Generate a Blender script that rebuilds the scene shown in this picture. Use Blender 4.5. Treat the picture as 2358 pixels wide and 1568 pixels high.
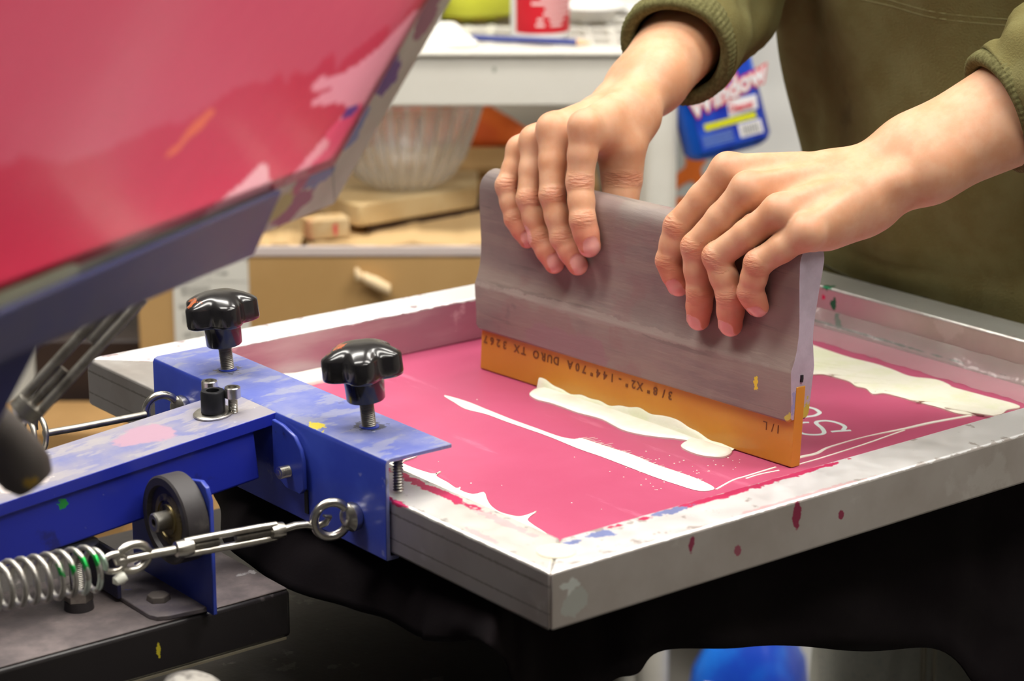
import bpy, bmesh, math, random
import numpy as np
from mathutils import Vector, Matrix
from mathutils.geometry import tessellate_polygon
random.seed(7)
for o in list(bpy.data.objects): bpy.data.objects.remove(o)
S = bpy.context.scene
COL = S.collection
V = lambda *a: np.array(a, float)
# ------------------------------------------------------------------ camera
CAM = V(-0.7971, -0.9846, 0.5014)
YAW, PITCH, ROLL = 0.662856, 0.27571, -0.001336
cy, sy, cp, sp = math.cos(YAW), math.sin(YAW), math.cos(PITCH), math.sin(PITCH)
FW = V(sy*cp, cy*cp, -sp); RT = V(cy, -sy, 0); UPV = np.cross(RT, FW)
RT, UPV = math.cos(ROLL)*RT+math.sin(ROLL)*UPV, -math.sin(ROLL)*RT+math.cos(ROLL)*UPV
cd = bpy.data.cameras.new('camera'); cam = bpy.data.objects.new('camera', cd); COL.objects.link(cam)
cam.matrix_world = Matrix(((RT[0], UPV[0], -FW[0], CAM[0]), (RT[1], UPV[1], -FW[1], CAM[1]), (RT[2], UPV[2], -FW[2], CAM[2]), (0, 0, 0, 1)))
cd.sensor_width = 36; cd.lens = 5270.67/2358*36; cd.clip_start = 0.05
cd.dof.use_dof = True; cd.dof.focus_distance = 1.63; cd.dof.aperture_fstop = 7.6
S.camera = cam
# ------------------------------------------------------------------ world, light, exposure
W = bpy.data.worlds.new('world'); S.world = W; W.use_nodes = True
W.node_tree.nodes['Background'].inputs[0].default_value = (0.9, 0.93, 1, 1)
W.node_tree.nodes['Background'].inputs[1].default_value = 0.4
S.view_settings.view_transform = 'Standard'; S.view_settings.look = 'None'
S.view_settings.gamma = 1; S.view_settings.use_curve_mapping = False
S.view_settings.exposure = 0.0
LIGHT = 24.5
# background axes (the room stands square to the far shelf)
UB = V(0.788, -0.6157, 0); VB = V(0.6157, 0.788, 0)
def B(u, v, z): return UB*u+VB*v+V(0, 0, z)
# ------------------------------------------------------------------ helpers
def tag(o, label=None, cat=None, group=None, kind=None):
    if label: o['label'] = label
    if cat: o['category'] = cat
    if group: o['group'] = group
    if kind: o['kind'] = kind
    return o
def root(name, loc, label, cat, group=None):
    o = bpy.data.objects.new(name, None); COL.objects.link(o); o.location = Vector(loc)
    o.empty_display_size = 0.02
    return tag(o, label, cat, group)
class M:
    """collects vertices and faces; build() links one mesh object"""
    def __init__(s): s.v = []; s.f = []
    def add(s, vs, fs):
        n = len(s.v); s.v += [tuple(map(float, p)) for p in vs]; s.f += [tuple(n+i for i in f) for f in fs]; return s
    def box(s, lo, hi, bas=None, org=(0, 0, 0)):
        c = [(x, y, z) for x in (lo[0], hi[0]) for y in (lo[1], hi[1]) for z in (lo[2], hi[2])]
        if bas is not None: c = [V(*org)+bas[0]*p[0]+bas[1]*p[1]+bas[2]*p[2] for p in c]
        return s.add(c, [(0, 1, 3, 2), (4, 6, 7, 5), (0, 4, 5, 1), (2, 3, 7, 6), (0, 2, 6, 4), (1, 5, 7, 3)])
    def cyl(s, a, b, ra, rb=None, n=24, caps=True, hexa=False):
        rb = ra if rb is None else rb
        a, b = V(*a), V(*b); t = (b-a)/np.linalg.norm(b-a); h = V(0, 0, 1) if abs(t[2]) < .9 else V(1, 0, 0)
        x = np.cross(h, t); x /= np.linalg.norm(x); y = np.cross(t, x)
        vs = [c+(x*math.cos(2*math.pi*i/n)+y*math.sin(2*math.pi*i/n))*r for c, r in ((a, ra), (b, rb)) for i in range(n)]
        fs = [(i, (i+1) % n, n+(i+1) % n, n+i) for i in range(n)]
        if caps: fs += [tuple(range(n))[::-1], tuple(range(n, 2*n))]
        return s.add(vs, fs)
    def lathe(s, prof, c, ax, n=32, fn=None, closed=False):
        """prof list of (r, h) along axis ax from c"""
        c, t = V(*c), V(*ax); t = t/np.linalg.norm(t); h = V(0, 0, 1) if abs(t[2]) < .9 else V(1, 0, 0)
        x = np.cross(h, t); x /= np.linalg.norm(x); y = np.cross(t, x); vs = []; fs = []
        for r, q in prof:
            for i in range(n):
                a = 2*math.pi*i/n; rr = r*(fn(a, q) if fn else 1)
                vs.append(c+t*q+(x*math.cos(a)+y*math.sin(a))*rr)
        m = len(prof)
        for k in range(m-1):
            for i in range(n): fs.append((k*n+i, k*n+(i+1) % n, (k+1)*n+(i+1) % n, (k+1)*n+i))
        if not closed:
            if prof[0][0] > 1e-5: fs.append(tuple(range(n))[::-1])
            if prof[-1][0] > 1e-5: fs.append(tuple(range((m-1)*n, m*n)))
        else:
            for i in range(n): fs.append(((m-1)*n+i, (m-1)*n+(i+1) % n, (i+1) % n, i))
        return s.add(vs, fs)
    def tube(s, pts, r, n=10, closed=False, flat=1.0):
        pts = [V(*p) for p in pts]; m = len(pts); rs = r if hasattr(r, '__len__') else [r]*m
        T = []
        for i in range(m):
            a = pts[(i-1) % m] if (closed or i > 0) else pts[i]; b = pts[(i+1) % m] if (closed or i < m-1) else pts[i]
            t = b-a; T.append(t/(np.linalg.norm(t)+1e-12))
        h = V(0, 0, 1) if abs(T[0][2]) < .9 else V(1, 0, 0); x = np.cross(h, T[0]); x /= np.linalg.norm(x); vs = []
        for i in range(m):
            x = x-T[i]*(x@T[i]); x /= np.linalg.norm(x); y = np.cross(T[i], x)
            vs += [pts[i]+(x*math.cos(2*math.pi*k/n)+y*flat*math.sin(2*math.pi*k/n))*rs[i] for k in range(n)]
        fs = []
        for i in range(m if closed else m-1):
            j = (i+1) % m
            for k in range(n): fs.append((i*n+k, i*n+(k+1) % n, j*n+(k+1) % n, j*n+k))
        if not closed: fs += [tuple(range(n))[::-1], tuple(range((m-1)*n, m*n))]
        return s.add(vs, fs)
    def loft(s, rings, closed=True, caps=True):
        n = len(rings[0]); vs = [p for r in rings for p in r]; fs = []
        for i in range(len(rings)-1):
            for k in range(n if closed else n-1): fs.append((i*n+k, i*n+(k+1) % n, (i+1)*n+(k+1) % n, (i+1)*n+k))
        if caps: fs += [tuple(range(n))[::-1], tuple(range((len(rings)-1)*n, len(rings)*n))]
        return s.add(vs, fs)
    def prism(s, poly, o, ex, ey, ez, h):
        """poly [(x,y)] in frame o,ex,ey extruded along ez by h"""
        n = len(poly); vs = [V(*o)+ex*p[0]+ey*p[1]+ez*q for q in (0, h) for p in poly]
        tri = tessellate_polygon([[Vector((p[0], p[1], 0)) for p in poly]])
        fs = [tuple(t) for t in tri]+[tuple(n+i for i in t)[::-1] for t in tri]
        fs += [(i, (i+1) % n, n+(i+1) % n, n+i) for i in range(n)]
        return s.add(vs, fs)
    def build(s, name, mat, parent=None, smooth=True, bevel=0, seg=2, angle=40, loc=None, sub=0, label=None, solid=0):
        off = V(0, 0, 0)
        if parent is not None:
            p = parent
            while p is not None: off = off+V(*p.location); p = p.parent
        elif loc is not None: off = V(*loc)
        me = bpy.data.meshes.new(name); me.from_pydata([tuple(V(*p)-off) for p in s.v], [], s.f); me.update()
        bm = bmesh.new(); bm.from_mesh(me); bmesh.ops.recalc_face_normals(bm, faces=bm.faces); bm.to_mesh(me); bm.free()
        o = bpy.data.objects.new(name, me); COL.objects.link(o)
        if parent is not None: o.parent = parent
        else: o.location = Vector(off)
        for m_ in (mat if isinstance(mat, (list, tuple)) else [mat]): me.materials.append(m_)
        if solid:
            mo = o.modifiers.new('solid', 'SOLIDIFY'); mo.thickness = solid; mo.offset = 0
        if bevel:
            mo = o.modifiers.new('bevel', 'BEVEL'); mo.width = bevel; mo.segments = seg; mo.limit_method = 'ANGLE'; mo.angle_limit = math.radians(35)
        if sub:
            mo = o.modifiers.new('sub', 'SUBSURF'); mo.levels = sub; mo.render_levels = sub
        if smooth:
            me.polygons.foreach_set('use_smooth', [True]*len(me.polygons))
            try: me.set_sharp_from_angle(angle=math.radians(angle))
            except Exception: pass
        if label: o['label'] = label
        return o
def text_mesh(txt, size, o, ex, ey, ez, pitch=None, depth=0.00008, bold=0.0, align='LEFT', sx=1.0):
    """flat lettering as a mesh collector"""
    m = M()
    items = [(txt, 0)] if pitch is None else [(ch, i*pitch) for i, ch in enumerate(txt) if ch != ' ']
    for t, dx in items:
        cu = bpy.data.curves.new('t', 'FONT'); cu.body = t; cu.size = size; cu.align_x = align; cu.extrude = depth; cu.offset = bold; cu.resolution_u = 3
        ob = bpy.data.objects.new('t', cu); COL.objects.link(ob)
        dg = bpy.context.evaluated_depsgraph_get(); dg.update(); me = bpy.data.meshes.new_from_object(ob.evaluated_get(dg))
        m.add([V(*o)+ex*(v.co.x*sx+dx)+ey*v.co.y+ez*(v.co.z+depth) for v in me.vertices], [tuple(p.vertices) for p in me.polygons])
        bpy.data.objects.remove(ob); bpy.data.curves.remove(cu); bpy.data.meshes.remove(me)
    return m
# ------------------------------------------------------------------ materials
def pm(name, col, rough=.5, metal=0, var=None, bump=None, spots=(), coat=0, trans=0, sss=0, ior=1.45, spec=.5, emit=None, alpha=1, brush=None, layers=()):
    """procedural material. var=(colour2, scale, lo, hi); layers=[(colour, scale, threshold, amount)];
    spots=[(centre, radii, colour, ragged)] are colour marks at places of the thing"""
    m = bpy.data.materials.new(name); m.use_nodes = True; nt = m.node_tree; N = nt.nodes; L = nt.links; b = N['Principled BSDF']
    b.inputs['Base Color'].default_value = (*col, 1); b.inputs['Roughness'].default_value = rough; b.inputs['Metallic'].default_value = metal
    b.inputs['Coat Weight'].default_value = coat; b.inputs['Coat Roughness'].default_value = .12
    b.inputs['Transmission Weight'].default_value = trans; b.inputs['IOR'].default_value = ior; b.inputs['Specular IOR Level'].default_value = spec; b.inputs['Alpha'].default_value = alpha
    if sss: b.inputs['Subsurface Weight'].default_value = sss; b.inputs['Subsurface Radius'].default_value = (.6, .25, .12); b.inputs['Subsurface Scale'].default_value = .012
    if emit: b.inputs['Emission Color'].default_value = (*emit[0], 1); b.inputs['Emission Strength'].default_value = emit[1]
    geo = N.new('ShaderNodeNewGeometry'); P = geo.outputs['Position']
    cur = None
    def noise(scale, detail=4, stretch=None, rough_=.6):
        n = N.new('ShaderNodeTexNoise'); n.inputs['Scale'].default_value = scale; n.inputs['Detail'].default_value = detail; n.inputs['Roughness'].default_value = rough_
        if stretch:
            mp = N.new('ShaderNodeMapping'); mp.inputs['Scale'].default_value = stretch; L.new(P, mp.inputs[0]); L.new(mp.outputs[0], n.inputs['Vector'])
        else: L.new(P, n.inputs['Vector'])
        return n.outputs[0]
    def rng(x, lo, hi):
        r = N.new('ShaderNodeMapRange'); r.interpolation_type = 'SMOOTHSTEP'; r.inputs[1].default_value = lo; r.inputs[2].default_value = hi; L.new(x, r.inputs[0]); return r.outputs[0]
    def mix(fac, a, bcol):
        x = N.new('ShaderNodeMix'); x.data_type = 'RGBA'; L.new(fac, x.inputs[0])
        if isinstance(a, tuple): x.inputs[6].default_value = (*a, 1)
        else: L.new(a, x.inputs[6])
        x.inputs[7].default_value = (*bcol, 1); return x.outputs[2]
    def mul(x, k):
        q = N.new('ShaderNodeMath'); q.operation = 'MULTIPLY'; L.new(x, q.inputs[0]); q.inputs[1].default_value = k; return q.outputs[0]
    c = col
    if var: c = mix(rng(noise(var[1], 5, var[4] if len(var) > 4 else None), var[2], var[3]), c, var[0])
    for (lc, ls, th, am, *st) in layers:
        c = mix(mul(rng(noise(ls, 6, st[0] if st else None), th, th+.06), am), c, lc)
    if spots:
        nz = {}
        for (ce, ra, sc, rag) in spots:
            if rag not in nz: nz[rag] = noise(rag, 4)
            s1 = N.new('ShaderNodeVectorMath'); s1.operation = 'SUBTRACT'; L.new(P, s1.inputs[0]); s1.inputs[1].default_value = tuple(ce)
            s2 = N.new('ShaderNodeVectorMath'); s2.operation = 'MULTIPLY'; L.new(s1.outputs[0], s2.inputs[0]); s2.inputs[1].default_value = tuple(1/r for r in ra)
            s3 = N.new('ShaderNodeVectorMath'); s3.operation = 'LENGTH'; L.new(s2.outputs[0], s3.inputs[0])
            ad = N.new('ShaderNodeMath'); ad.operation = 'MULTIPLY_ADD'; L.new(nz[rag], ad.inputs[0]); ad.inputs[1].default_value = 2.4; L.new(s3.outputs['Value'], ad.inputs[2])
            f = N.new('ShaderNodeMapRange'); f.inputs[1].default_value = 2.14; f.inputs[2].default_value = 2.0; L.new(ad.outputs[0], f.inputs[0])
            c = mix(f.outputs[0], c, sc)
    if not isinstance(c, tuple): L.new(c, b.inputs['Base Color'])
    if bump:
        bp = N.new('ShaderNodeBump'); bp.inputs['Strength'].default_value = bump[1]; bp.inputs['Distance'].default_value = bump[2] if len(bump) > 2 else .001
        L.new(noise(bump[0], 5, bump[3] if len(bump) > 3 else None), bp.inputs['Height']); L.new(bp.outputs[0], b.inputs['Normal'])
    if brush:
        r = N.new('ShaderNodeMapRange'); r.inputs[3].default_value = brush[1]; r.inputs[4].default_value = brush[2]; L.new(noise(brush[0], 5, brush[3] if len(brush) > 3 else None), r.inputs[0]); L.new(r.outputs[0], b.inputs['Roughness'])
    return m
PINK = (.75, .06, .2); PALEPINK = (.85, .35, .45); WHITEINK = (.86, .85, .74)
m_alu = pm('aluminium', (.56, .53, .50), .42, .55, var=((.42, .385, .36), 9, .35, .7, (1, 1, 3)), layers=[((.78, .77, .74), 14, .60, .5), ((.8, .45, .5), 40, .66, .35), ((.25, .2, .18), 90, .68, .4)],
    bump=(200, .05, .001), brush=(60, .3, .55))
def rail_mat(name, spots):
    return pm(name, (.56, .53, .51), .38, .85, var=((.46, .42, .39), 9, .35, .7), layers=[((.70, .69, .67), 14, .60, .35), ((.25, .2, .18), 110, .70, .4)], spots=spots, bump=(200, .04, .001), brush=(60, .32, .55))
m_emul = pm('pink_emulsion', (.41, .062, .135), .42, 0, var=((.46, .085, .17), 7, .3, .75), layers=[((.62, .2, .3), 5, .62, .4, (6, 1, 1))], bump=(900, .04, .0004), spec=.5)
m_ink = pm('white_ink', WHITEINK, .28, 0, var=((.9, .89, .80), 60, .4, .6), bump=(140, .25, .0012), sss=0, coat=.3)
m_inkd = pm('drying_white_ink', (.80, .79, .66), .4, 0, var=((.74, .76, .55), 40, .4, .65), bump=(160, .5, .0015))
m_stencil = pm('open_mesh', (.60, .68, .66), .5)
m_black = pm('black_plastic', (.012, .011, .012), .22, 0, coat=.35, bump=(60, .03, .001), spots=[((.012, .245, .083), (.008, .012, .006), (.45, .09, .02), 200), ((.0, .415, .080), (.008, .014, .004), (.42, .10, .03), 200)])
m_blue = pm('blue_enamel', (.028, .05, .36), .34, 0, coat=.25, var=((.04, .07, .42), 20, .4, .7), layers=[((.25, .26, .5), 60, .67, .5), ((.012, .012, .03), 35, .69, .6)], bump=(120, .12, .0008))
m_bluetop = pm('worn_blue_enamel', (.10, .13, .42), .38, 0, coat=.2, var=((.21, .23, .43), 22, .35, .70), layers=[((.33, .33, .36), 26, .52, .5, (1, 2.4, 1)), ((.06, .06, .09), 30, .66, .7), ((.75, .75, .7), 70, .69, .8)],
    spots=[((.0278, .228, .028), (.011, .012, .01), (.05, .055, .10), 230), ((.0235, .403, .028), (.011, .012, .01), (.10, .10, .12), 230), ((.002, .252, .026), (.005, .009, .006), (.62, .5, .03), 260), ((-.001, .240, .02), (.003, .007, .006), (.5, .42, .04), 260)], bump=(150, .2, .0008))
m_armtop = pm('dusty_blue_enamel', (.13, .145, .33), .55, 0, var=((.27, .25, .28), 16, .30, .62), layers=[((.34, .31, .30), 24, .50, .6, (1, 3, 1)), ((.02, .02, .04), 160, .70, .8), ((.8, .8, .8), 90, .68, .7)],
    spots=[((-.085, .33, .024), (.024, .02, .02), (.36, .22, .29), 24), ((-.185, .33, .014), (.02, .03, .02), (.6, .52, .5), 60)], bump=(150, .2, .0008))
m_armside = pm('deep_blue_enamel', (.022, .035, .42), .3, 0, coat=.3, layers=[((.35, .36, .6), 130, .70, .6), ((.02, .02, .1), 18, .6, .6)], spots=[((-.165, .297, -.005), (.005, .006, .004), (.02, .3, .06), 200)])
m_steel = pm('zinc_steel', (.62, .60, .55), .28, 1, var=((.45, .42, .37), 90, .4, .7), bump=(300, .08, .0005))
m_steeld = pm('dull_steel', (.42, .40, .36), .42, 1, var=((.25, .23, .2), 90, .4, .7), bump=(300, .1, .0005))
m_oxide = pm('black_oxide_steel', (.03, .03, .035), .35, .6)
m_rubber = pm('black_rubber', (.035, .03, .032), .5, 0, var=((.10, .09, .085), 40, .5, .75), bump=(90, .2, .0008))
m_beam = pm('black_enamel', (.02, .017, .018), .32, 0, layers=[((.16, .14, .14), 45, .63, .5), ((.02, .2, .25), 120, .73, .9), ((.05, .2, .1), 110, .74, .9)], bump=(100, .2, .001),
    spots=[((-.128, .248, -.100), (.0016, .002, .006), (.6, .5, .03), 400)])
m_beamtop = pm('dusty_black_enamel', (.12, .10, .10), .6, 0, var=((.22, .18, .175), 30, .35, .65), layers=[((.4, .38, .36), 70, .68, .5)], bump=(200, .4, .001), spots=[((-.035, .29, -.09), (.01, .005, .01), (.45, .43, .43), 120)])
m_wood = pm('grey_stained_wood', (.255, .205, .178), .55, 0, var=((.175, .135, .130), 9, .30, .72, (1.5, 1, 1.5)), layers=[((.30, .25, .20), 16, .50, .30, (2, .35, 5)), ((.235, .135, .13), 11, .55, .40), ((.12, .095, .085), 90, .60, .40, (1, .08, 1.6)), ((.38, .33, .26), 70, .66, .40, (1, .3, 2)), ((.13, .10, .10), 22, .64, .35)],
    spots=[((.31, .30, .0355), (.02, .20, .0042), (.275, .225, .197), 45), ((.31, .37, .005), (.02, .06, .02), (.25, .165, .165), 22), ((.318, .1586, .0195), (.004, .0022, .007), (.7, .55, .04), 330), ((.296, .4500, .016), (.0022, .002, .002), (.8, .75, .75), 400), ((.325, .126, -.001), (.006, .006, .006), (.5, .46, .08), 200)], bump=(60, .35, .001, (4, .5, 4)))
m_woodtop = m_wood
m_woodend = pm('lilac_painted_wood', (.42, .36, .43), .42, 0, var=((.34, .29, .34), 40, .35, .7), layers=[((.6, .55, .58), 90, .66, .5)], bump=(110, .3, .001), coat=.2, spots=[((.338, .122, .002), (.01, .01, .011), (.45, .40, .05), 200), ((.326, .122, .012), (.004, .006, .012), (.25, .25, .42), 200)])
m_ureth = pm('amber_urethane', (.50, .205, .016), .30, 0, var=((.58, .28, .03), 9, .3, .75), spec=.5, sss=.0, coat=.15, bump=(70, .05, .001))
m_print = pm('blade_print', (.16, .06, .015), .5)
FZ_ = -1.02
# ------------------------------------------------------------------ THE SCREEN
FW_, FD, RW, RH = .579, .6574, .0415, .038     # along the clamp, away from the clamp, rail width, rail height
scr = root('printing_screen', (0.33, .29, -RH), 'aluminium framed printing screen with deep pink emulsion, lying flat under the clamp', 'printing screen')
def rail(poly, mat, name='frame_rail'):
    m = M(); m.prism(poly, (0, 0, -RH), V(1, 0, 0), V(0, 1, 0), V(0, 0, 1), RH); return m.build(name, mat, scr, bevel=.0022, seg=3)
Pk, Bl, Gr = (.72, .05, .17), (.27, .33, .62), (.03, .22, .10)
Lp = (.85, .62, .64)
a, b_ = FD, FW_
sp_near = [((.33, .021, .001), (.6, .034, .003), (.84, .84, .84), 70), ((.17, .0365, .001), (.085, .0045, .004), Pk, 90), ((.24, .0375, .001), (.05, .004, .004), Pk, 90), ((.067, .031, .001), (.012, .006, .004), Bl, 110), ((.13, .0355, .001), (.018, .005, .004), Bl, 110), ((.042, .031, .001), (.006, .004, .004), Bl, 110),  # first spot: white ink residue, with the top's overhead glare painted in
    ((.205, 0, -.009), (.0042, .004, .012), (.36, .05, .11), 150), ((.113, 0, -.008), (.0028, .003, .006), (.36, .06, .12), 150), ((.246, 0, -.020), (.003, .003, .004), (.36, .06, .12), 150), ((.1525, 0, -.022), (.003, .003, .004), (.4, .12, .17), 150),
    ((.0162, 0, -.018), (.0035, .003, .012), (.8, .84, .82), 130), ((.0155, 0, -.012), (.008, .003, .003), (.75, .8, .78), 130), ((.02, 0, -.024), (.012, .003, .010), (.56, .59, .56), 60), ((.21, .003, .0005), (.07, .003, .003), Lp, 120)]
sp_clamp = [((-.0002, .29, -.0095), (.004, .9, .0009), (.33, .30, .27), 300), ((-.0002, .29, -.0270), (.004, .9, .0007), (.34, .31, .28), 300), ((.021, .10, .001), (.034, .19, .003), (.78, .77, .73), 70), ((.0325, .16, .001), (.0050, .075, .004), Pk, 100), ((.031, .085, .001), (.0045, .035, .004), Lp, 100), ((.0, .16, .0), (.003, .02, .003), Pk, 150), ((.006, .075, .0), (.003, .02, .003), Lp, 150), ((.024, .024, .0008), (.015, .015, .004), (.80, .78, .68), 18)]  # wide pale spot: rail top brightened in the colour, over white ink residue
sp_far = [((.637, .29, .001), (.03, .5, .003), (.60, .61, .57), 60), ((.616, .3678, -.0135), (.004, .004, .006), Gr, 180), ((.616, .3618, -.028), (.004, .005, .007), Gr, 180), ((.616, .3807, -.0098), (.003, .0025, .003), Pk, 180), ((.618, .377, .001), (.006, .006, .005), Gr, 180), ((.616, .36, -.033), (.004, .15, .0012), (.1, .2, .15), 60)]  # first spot pales the rail top: painted brightness along with ink residue
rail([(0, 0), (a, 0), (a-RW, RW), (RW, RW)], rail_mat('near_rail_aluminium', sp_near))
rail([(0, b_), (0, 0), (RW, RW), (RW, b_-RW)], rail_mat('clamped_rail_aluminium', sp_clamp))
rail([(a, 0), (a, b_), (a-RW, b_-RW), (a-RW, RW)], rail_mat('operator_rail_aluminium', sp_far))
rail([(a, b_), (0, b_), (RW, b_-RW), (a-RW, b_-RW)], pm('back_rail_aluminium', (.56, .53, .51), .36, .5, var=((.42, .27, .31), 6, .35, .6, (.6, 1, 3)), layers=[((.80, .80, .78), 16, .58, .5)], spots=[((.3, .5585, .001), (.6, .034, .003), (.84, .84, .84), 70)], bump=(200, .04, .001)))  # white spot puts the bright overhead light into the top's colour, with ink
mm = M(); mm.box((RW-.003, RW-.003, -.0385), (a-RW+.003, b_-RW+.003, -.0375)); mm.build('mesh_screen', m_emul, scr, smooth=False)
mm = M().cyl((.0255, .0255, -.0005), (.0255, .0255, .0004), .0125, n=40); mm.build('corner_patch', pm('cream_patch', (.56, .52, .42), .6), scr, label='cream round patch on the near corner')
# stencil letters (open mesh in the emulsion)
def ribbon(m, pts, w, z, h=.0001, sub=6):
    pts = [V(*p) for p in pts]; q = []
    for i in range(len(pts)-1):
        p0, p1, p2, p3 = pts[max(i-1, 0)], pts[i], pts[i+1], pts[min(i+2, len(pts)-1)]
        for k in range(sub):
            t = k/sub; q.append(.5*((2*p1)+(-p0+p2)*t+(2*p0-5*p1+4*p2-p3)*t*t+(-p0+3*p1-3*p2+p3)*t**3))
    q.append(pts[-1]); L_, R_ = [], []
    for i in range(len(q)):
        t = q[min(i+1, len(q)-1)]-q[max(i-1, 0)]; t = t/(np.linalg.norm(t)+1e-9); nn = V(-t[1], t[0])
        ww = w(i/(len(q)-1)) if callable(w) else w
        L_.append(q[i]+nn*ww/2); R_.append(q[i]-nn*ww/2)
    n = len(q); vs = [(*p, z+h) for p in L_]+[(*p, z+h) for p in R_]+[(*p, z) for p in L_]+[(*p, z) for p in R_]
    fs = [(i, i+1, n+i+1, n+i) for i in range(n-1)]+[(i, i+1, 2*n+i+1, 2*n+i) for i in range(n-1)]+[(n+i, n+i+1, 3*n+i+1, 3*n+i) for i in range(n-1)]+[(0, n, 3*n, 2*n), (n-1, 2*n-1, 4*n-1, 3*n-1)]
    m.add(vs, fs)
mm = M(); ZM = -.0375
ribbon(mm, [(.3790, .1990), (.392, .1985), (.4047, .1966), (.4091, .1956), (.4117, .1936)], .0034, ZM)
ribbon(mm, [(.3905, .1880), (.3891, .1815), (.3885, .1766), (.3907, .1719), (.3953, .1682), (.3997, .1672), (.404, .1698), (.4094, .1776), (.413, .1858), (.4156, .1899), (.4194, .1912), (.4247, .1889), (.4276, .1835), (.4279, .1765), (.4263, .1704), (.4231, .1669), (.4185, .1644)], .0034, ZM+.00003)
ribbon(mm, [(.4084, .1669), (.4156, .1637), (.4226, .1599)], .0034, ZM+.00006)
ribbon(mm, [(.4340, .2330), (.438, .2270), (.4394, .2203), (.4398, .2148), (.4372, .208), (.4343, .2051), (.4272, .2032), (.4199, .2051), (.4143, .2058), (.4080, .2055)], .0034, ZM)
mm.build('stencil_letters', m_stencil, scr, smooth=False, label='pale open stencil letters OS')
# ------------------------------------------------------------------ INK
def area_sign(p): return sum(p[i][0]*p[(i+1) % len(p)][1]-p[(i+1) % len(p)][0]*p[i][1] for i in range(len(p)))
def smooth_poly(p, sub=4):
    p = [V(*q) for q in p]; n = len(p); o = []
    for i in range(n):
        p0, p1, p2, p3 = p[i-1], p[i], p[(i+1) % n], p[(i+2) % n]
        for k in range(sub):
            t = k/sub; o.append(.5*((2*p1)+(-p0+p2)*t+(2*p0-5*p1+4*p2-p3)*t*t+(-p0+3*p1-3*p2+p3)*t**3))
    return o
def blob(poly, z, h, ins=.0012, sub=4, jit=0):
    p = smooth_poly(poly, sub)
    if jit: p = [q+V(random.uniform(-jit, jit), random.uniform(-jit, jit)) for q in p]
    if area_sign(p) < 0: p = p[::-1]
    n = len(p); nr = []
    for i in range(n):
        t = p[(i+1) % n]-p[i-1]; t = t/(np.linalg.norm(t)+1e-9); nr.append(V(-t[1], t[0]))
    rings = [(0, 0), (-.0002 if h > .0006 else 0, h*.45), (ins*.35, h*.85), (ins, h)]
    vs = []; fs = []
    for d, zz in rings: vs += [(*(p[i]+nr[i]*d), z+zz) for i in range(n)]
    for r in range(3): fs += [(r*n+i, r*n+(i+1) % n, (r+1)*n+(i+1) % n, (r+1)*n+i) for i in range(n)]
    tri = tessellate_polygon([[Vector((*(p[i]+nr[i]*ins), 0)) for i in range(n)]])
    fs += [tuple(3*n+i for i in t) for t in tri]
    return M().add(vs, fs)
streakA = [(0.2328, 0.4224), (0.237, 0.3993), (0.2368, 0.369), (0.2365, 0.3371), (0.2376, 0.3099), (0.2388, 0.2834), (0.2438, 0.2718), (0.249, 0.2703), (0.2512, 0.246), (0.2538, 0.2171), (0.2526, 0.1918), (0.2544, 0.167), (0.2547, 0.1462), (0.251, 0.1267), (0.2392, 0.1293), (0.2358, 0.1498), (0.2342, 0.1692), (0.2338, 0.1995), (0.2335, 0.2307), (0.232, 0.2537), (0.2329, 0.288), (0.2317, 0.3146), (0.2302, 0.3394), (0.2296, 0.3639), (0.2252, 0.3837), (0.2284, 0.4032)]
t1 = root('ink_line', (.24, .27, ZM), 'long thin ragged line of white ink across the pink mesh, nearer than the puddle', 'ink')
blob(streakA, ZM, .0009, .0007).build('ink_bead', m_ink, t1)
mm = M()
for k in range(44):
    y = .272-.0032*k+random.uniform(-.001, .001); L0 = random.uniform(.004, .011)*(1-.45*k/44)
    w = random.uniform(.0006, .0016); x0 = .244+.0022*math.sin(k)
    ribbon(mm, [(x0, y), (x0+L0*.6, y-.0006), (x0+L0+.005, y-.0018)], lambda t, w=w: w*(1-.85*t), ZM+.0004, .0003, 3)
mm.build('ink_whisker', m_ink, t1)['kind'] = 'stuff'
streakB = [(0.2862, 0.3803), (0.2958, 0.387), (0.303, 0.3864), (0.3065, 0.3824), (0.3080, 0.3578), (0.3095, 0.3303), (0.3110, 0.2986), (0.3120, 0.2661), (0.3130, 0.2376), (0.3130, 0.2136), (0.3142, 0.2039), (0.315, 0.1892), (0.3168, 0.1796), (0.3092, 0.1734), (0.2989, 0.1729), (0.2908, 0.1856), (0.2911, 0.2023), (0.2957, 0.211), (0.3060, 0.2151), (0.3030, 0.2242), (0.2964, 0.2339), (0.2884, 0.2494), (0.2851, 0.2647), (0.2875, 0.281), (0.2899, 0.2976), (0.2862, 0.3193), (0.2859, 0.3331), (0.2853, 0.3529), (0.2826, 0.3662)]
mm = blob(streakB, ZM, .0032, .003)
tag(mm.build('ink_puddle', m_ink, loc=(.30, .28, ZM)), 'thick puddle of white ink pushed along by the amber squeegee blade', 'ink')
farink = [(0.5649, 0.3596), (0.5658, 0.3451), (0.5638, 0.3221), (0.5627, 0.2936), (0.5655, 0.2678), (0.5644, 0.2481), (0.5612, 0.2254), (0.5704, 0.2082), (0.569, 0.1921), (0.5652, 0.1829), (0.567, 0.1528), (0.5685, 0.119), (0.5539, 0.1191), (0.5391, 0.1148), (0.5231, 0.1274), (0.5166, 0.1371), (0.5169, 0.1573), (0.5145, 0.1754), (0.514, 0.1851), (0.5132, 0.1976), (0.5109, 0.2089), (0.5026, 0.213), (0.5093, 0.2269), (0.5074, 0.2358), (0.5128, 0.2487), (0.5124, 0.2639), (0.511, 0.275), (0.5038, 0.2806), (0.490, 0.2856), (.489, .32), (.495, .3596)]
mm = blob(farink, ZM, .0026, .004)
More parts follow.
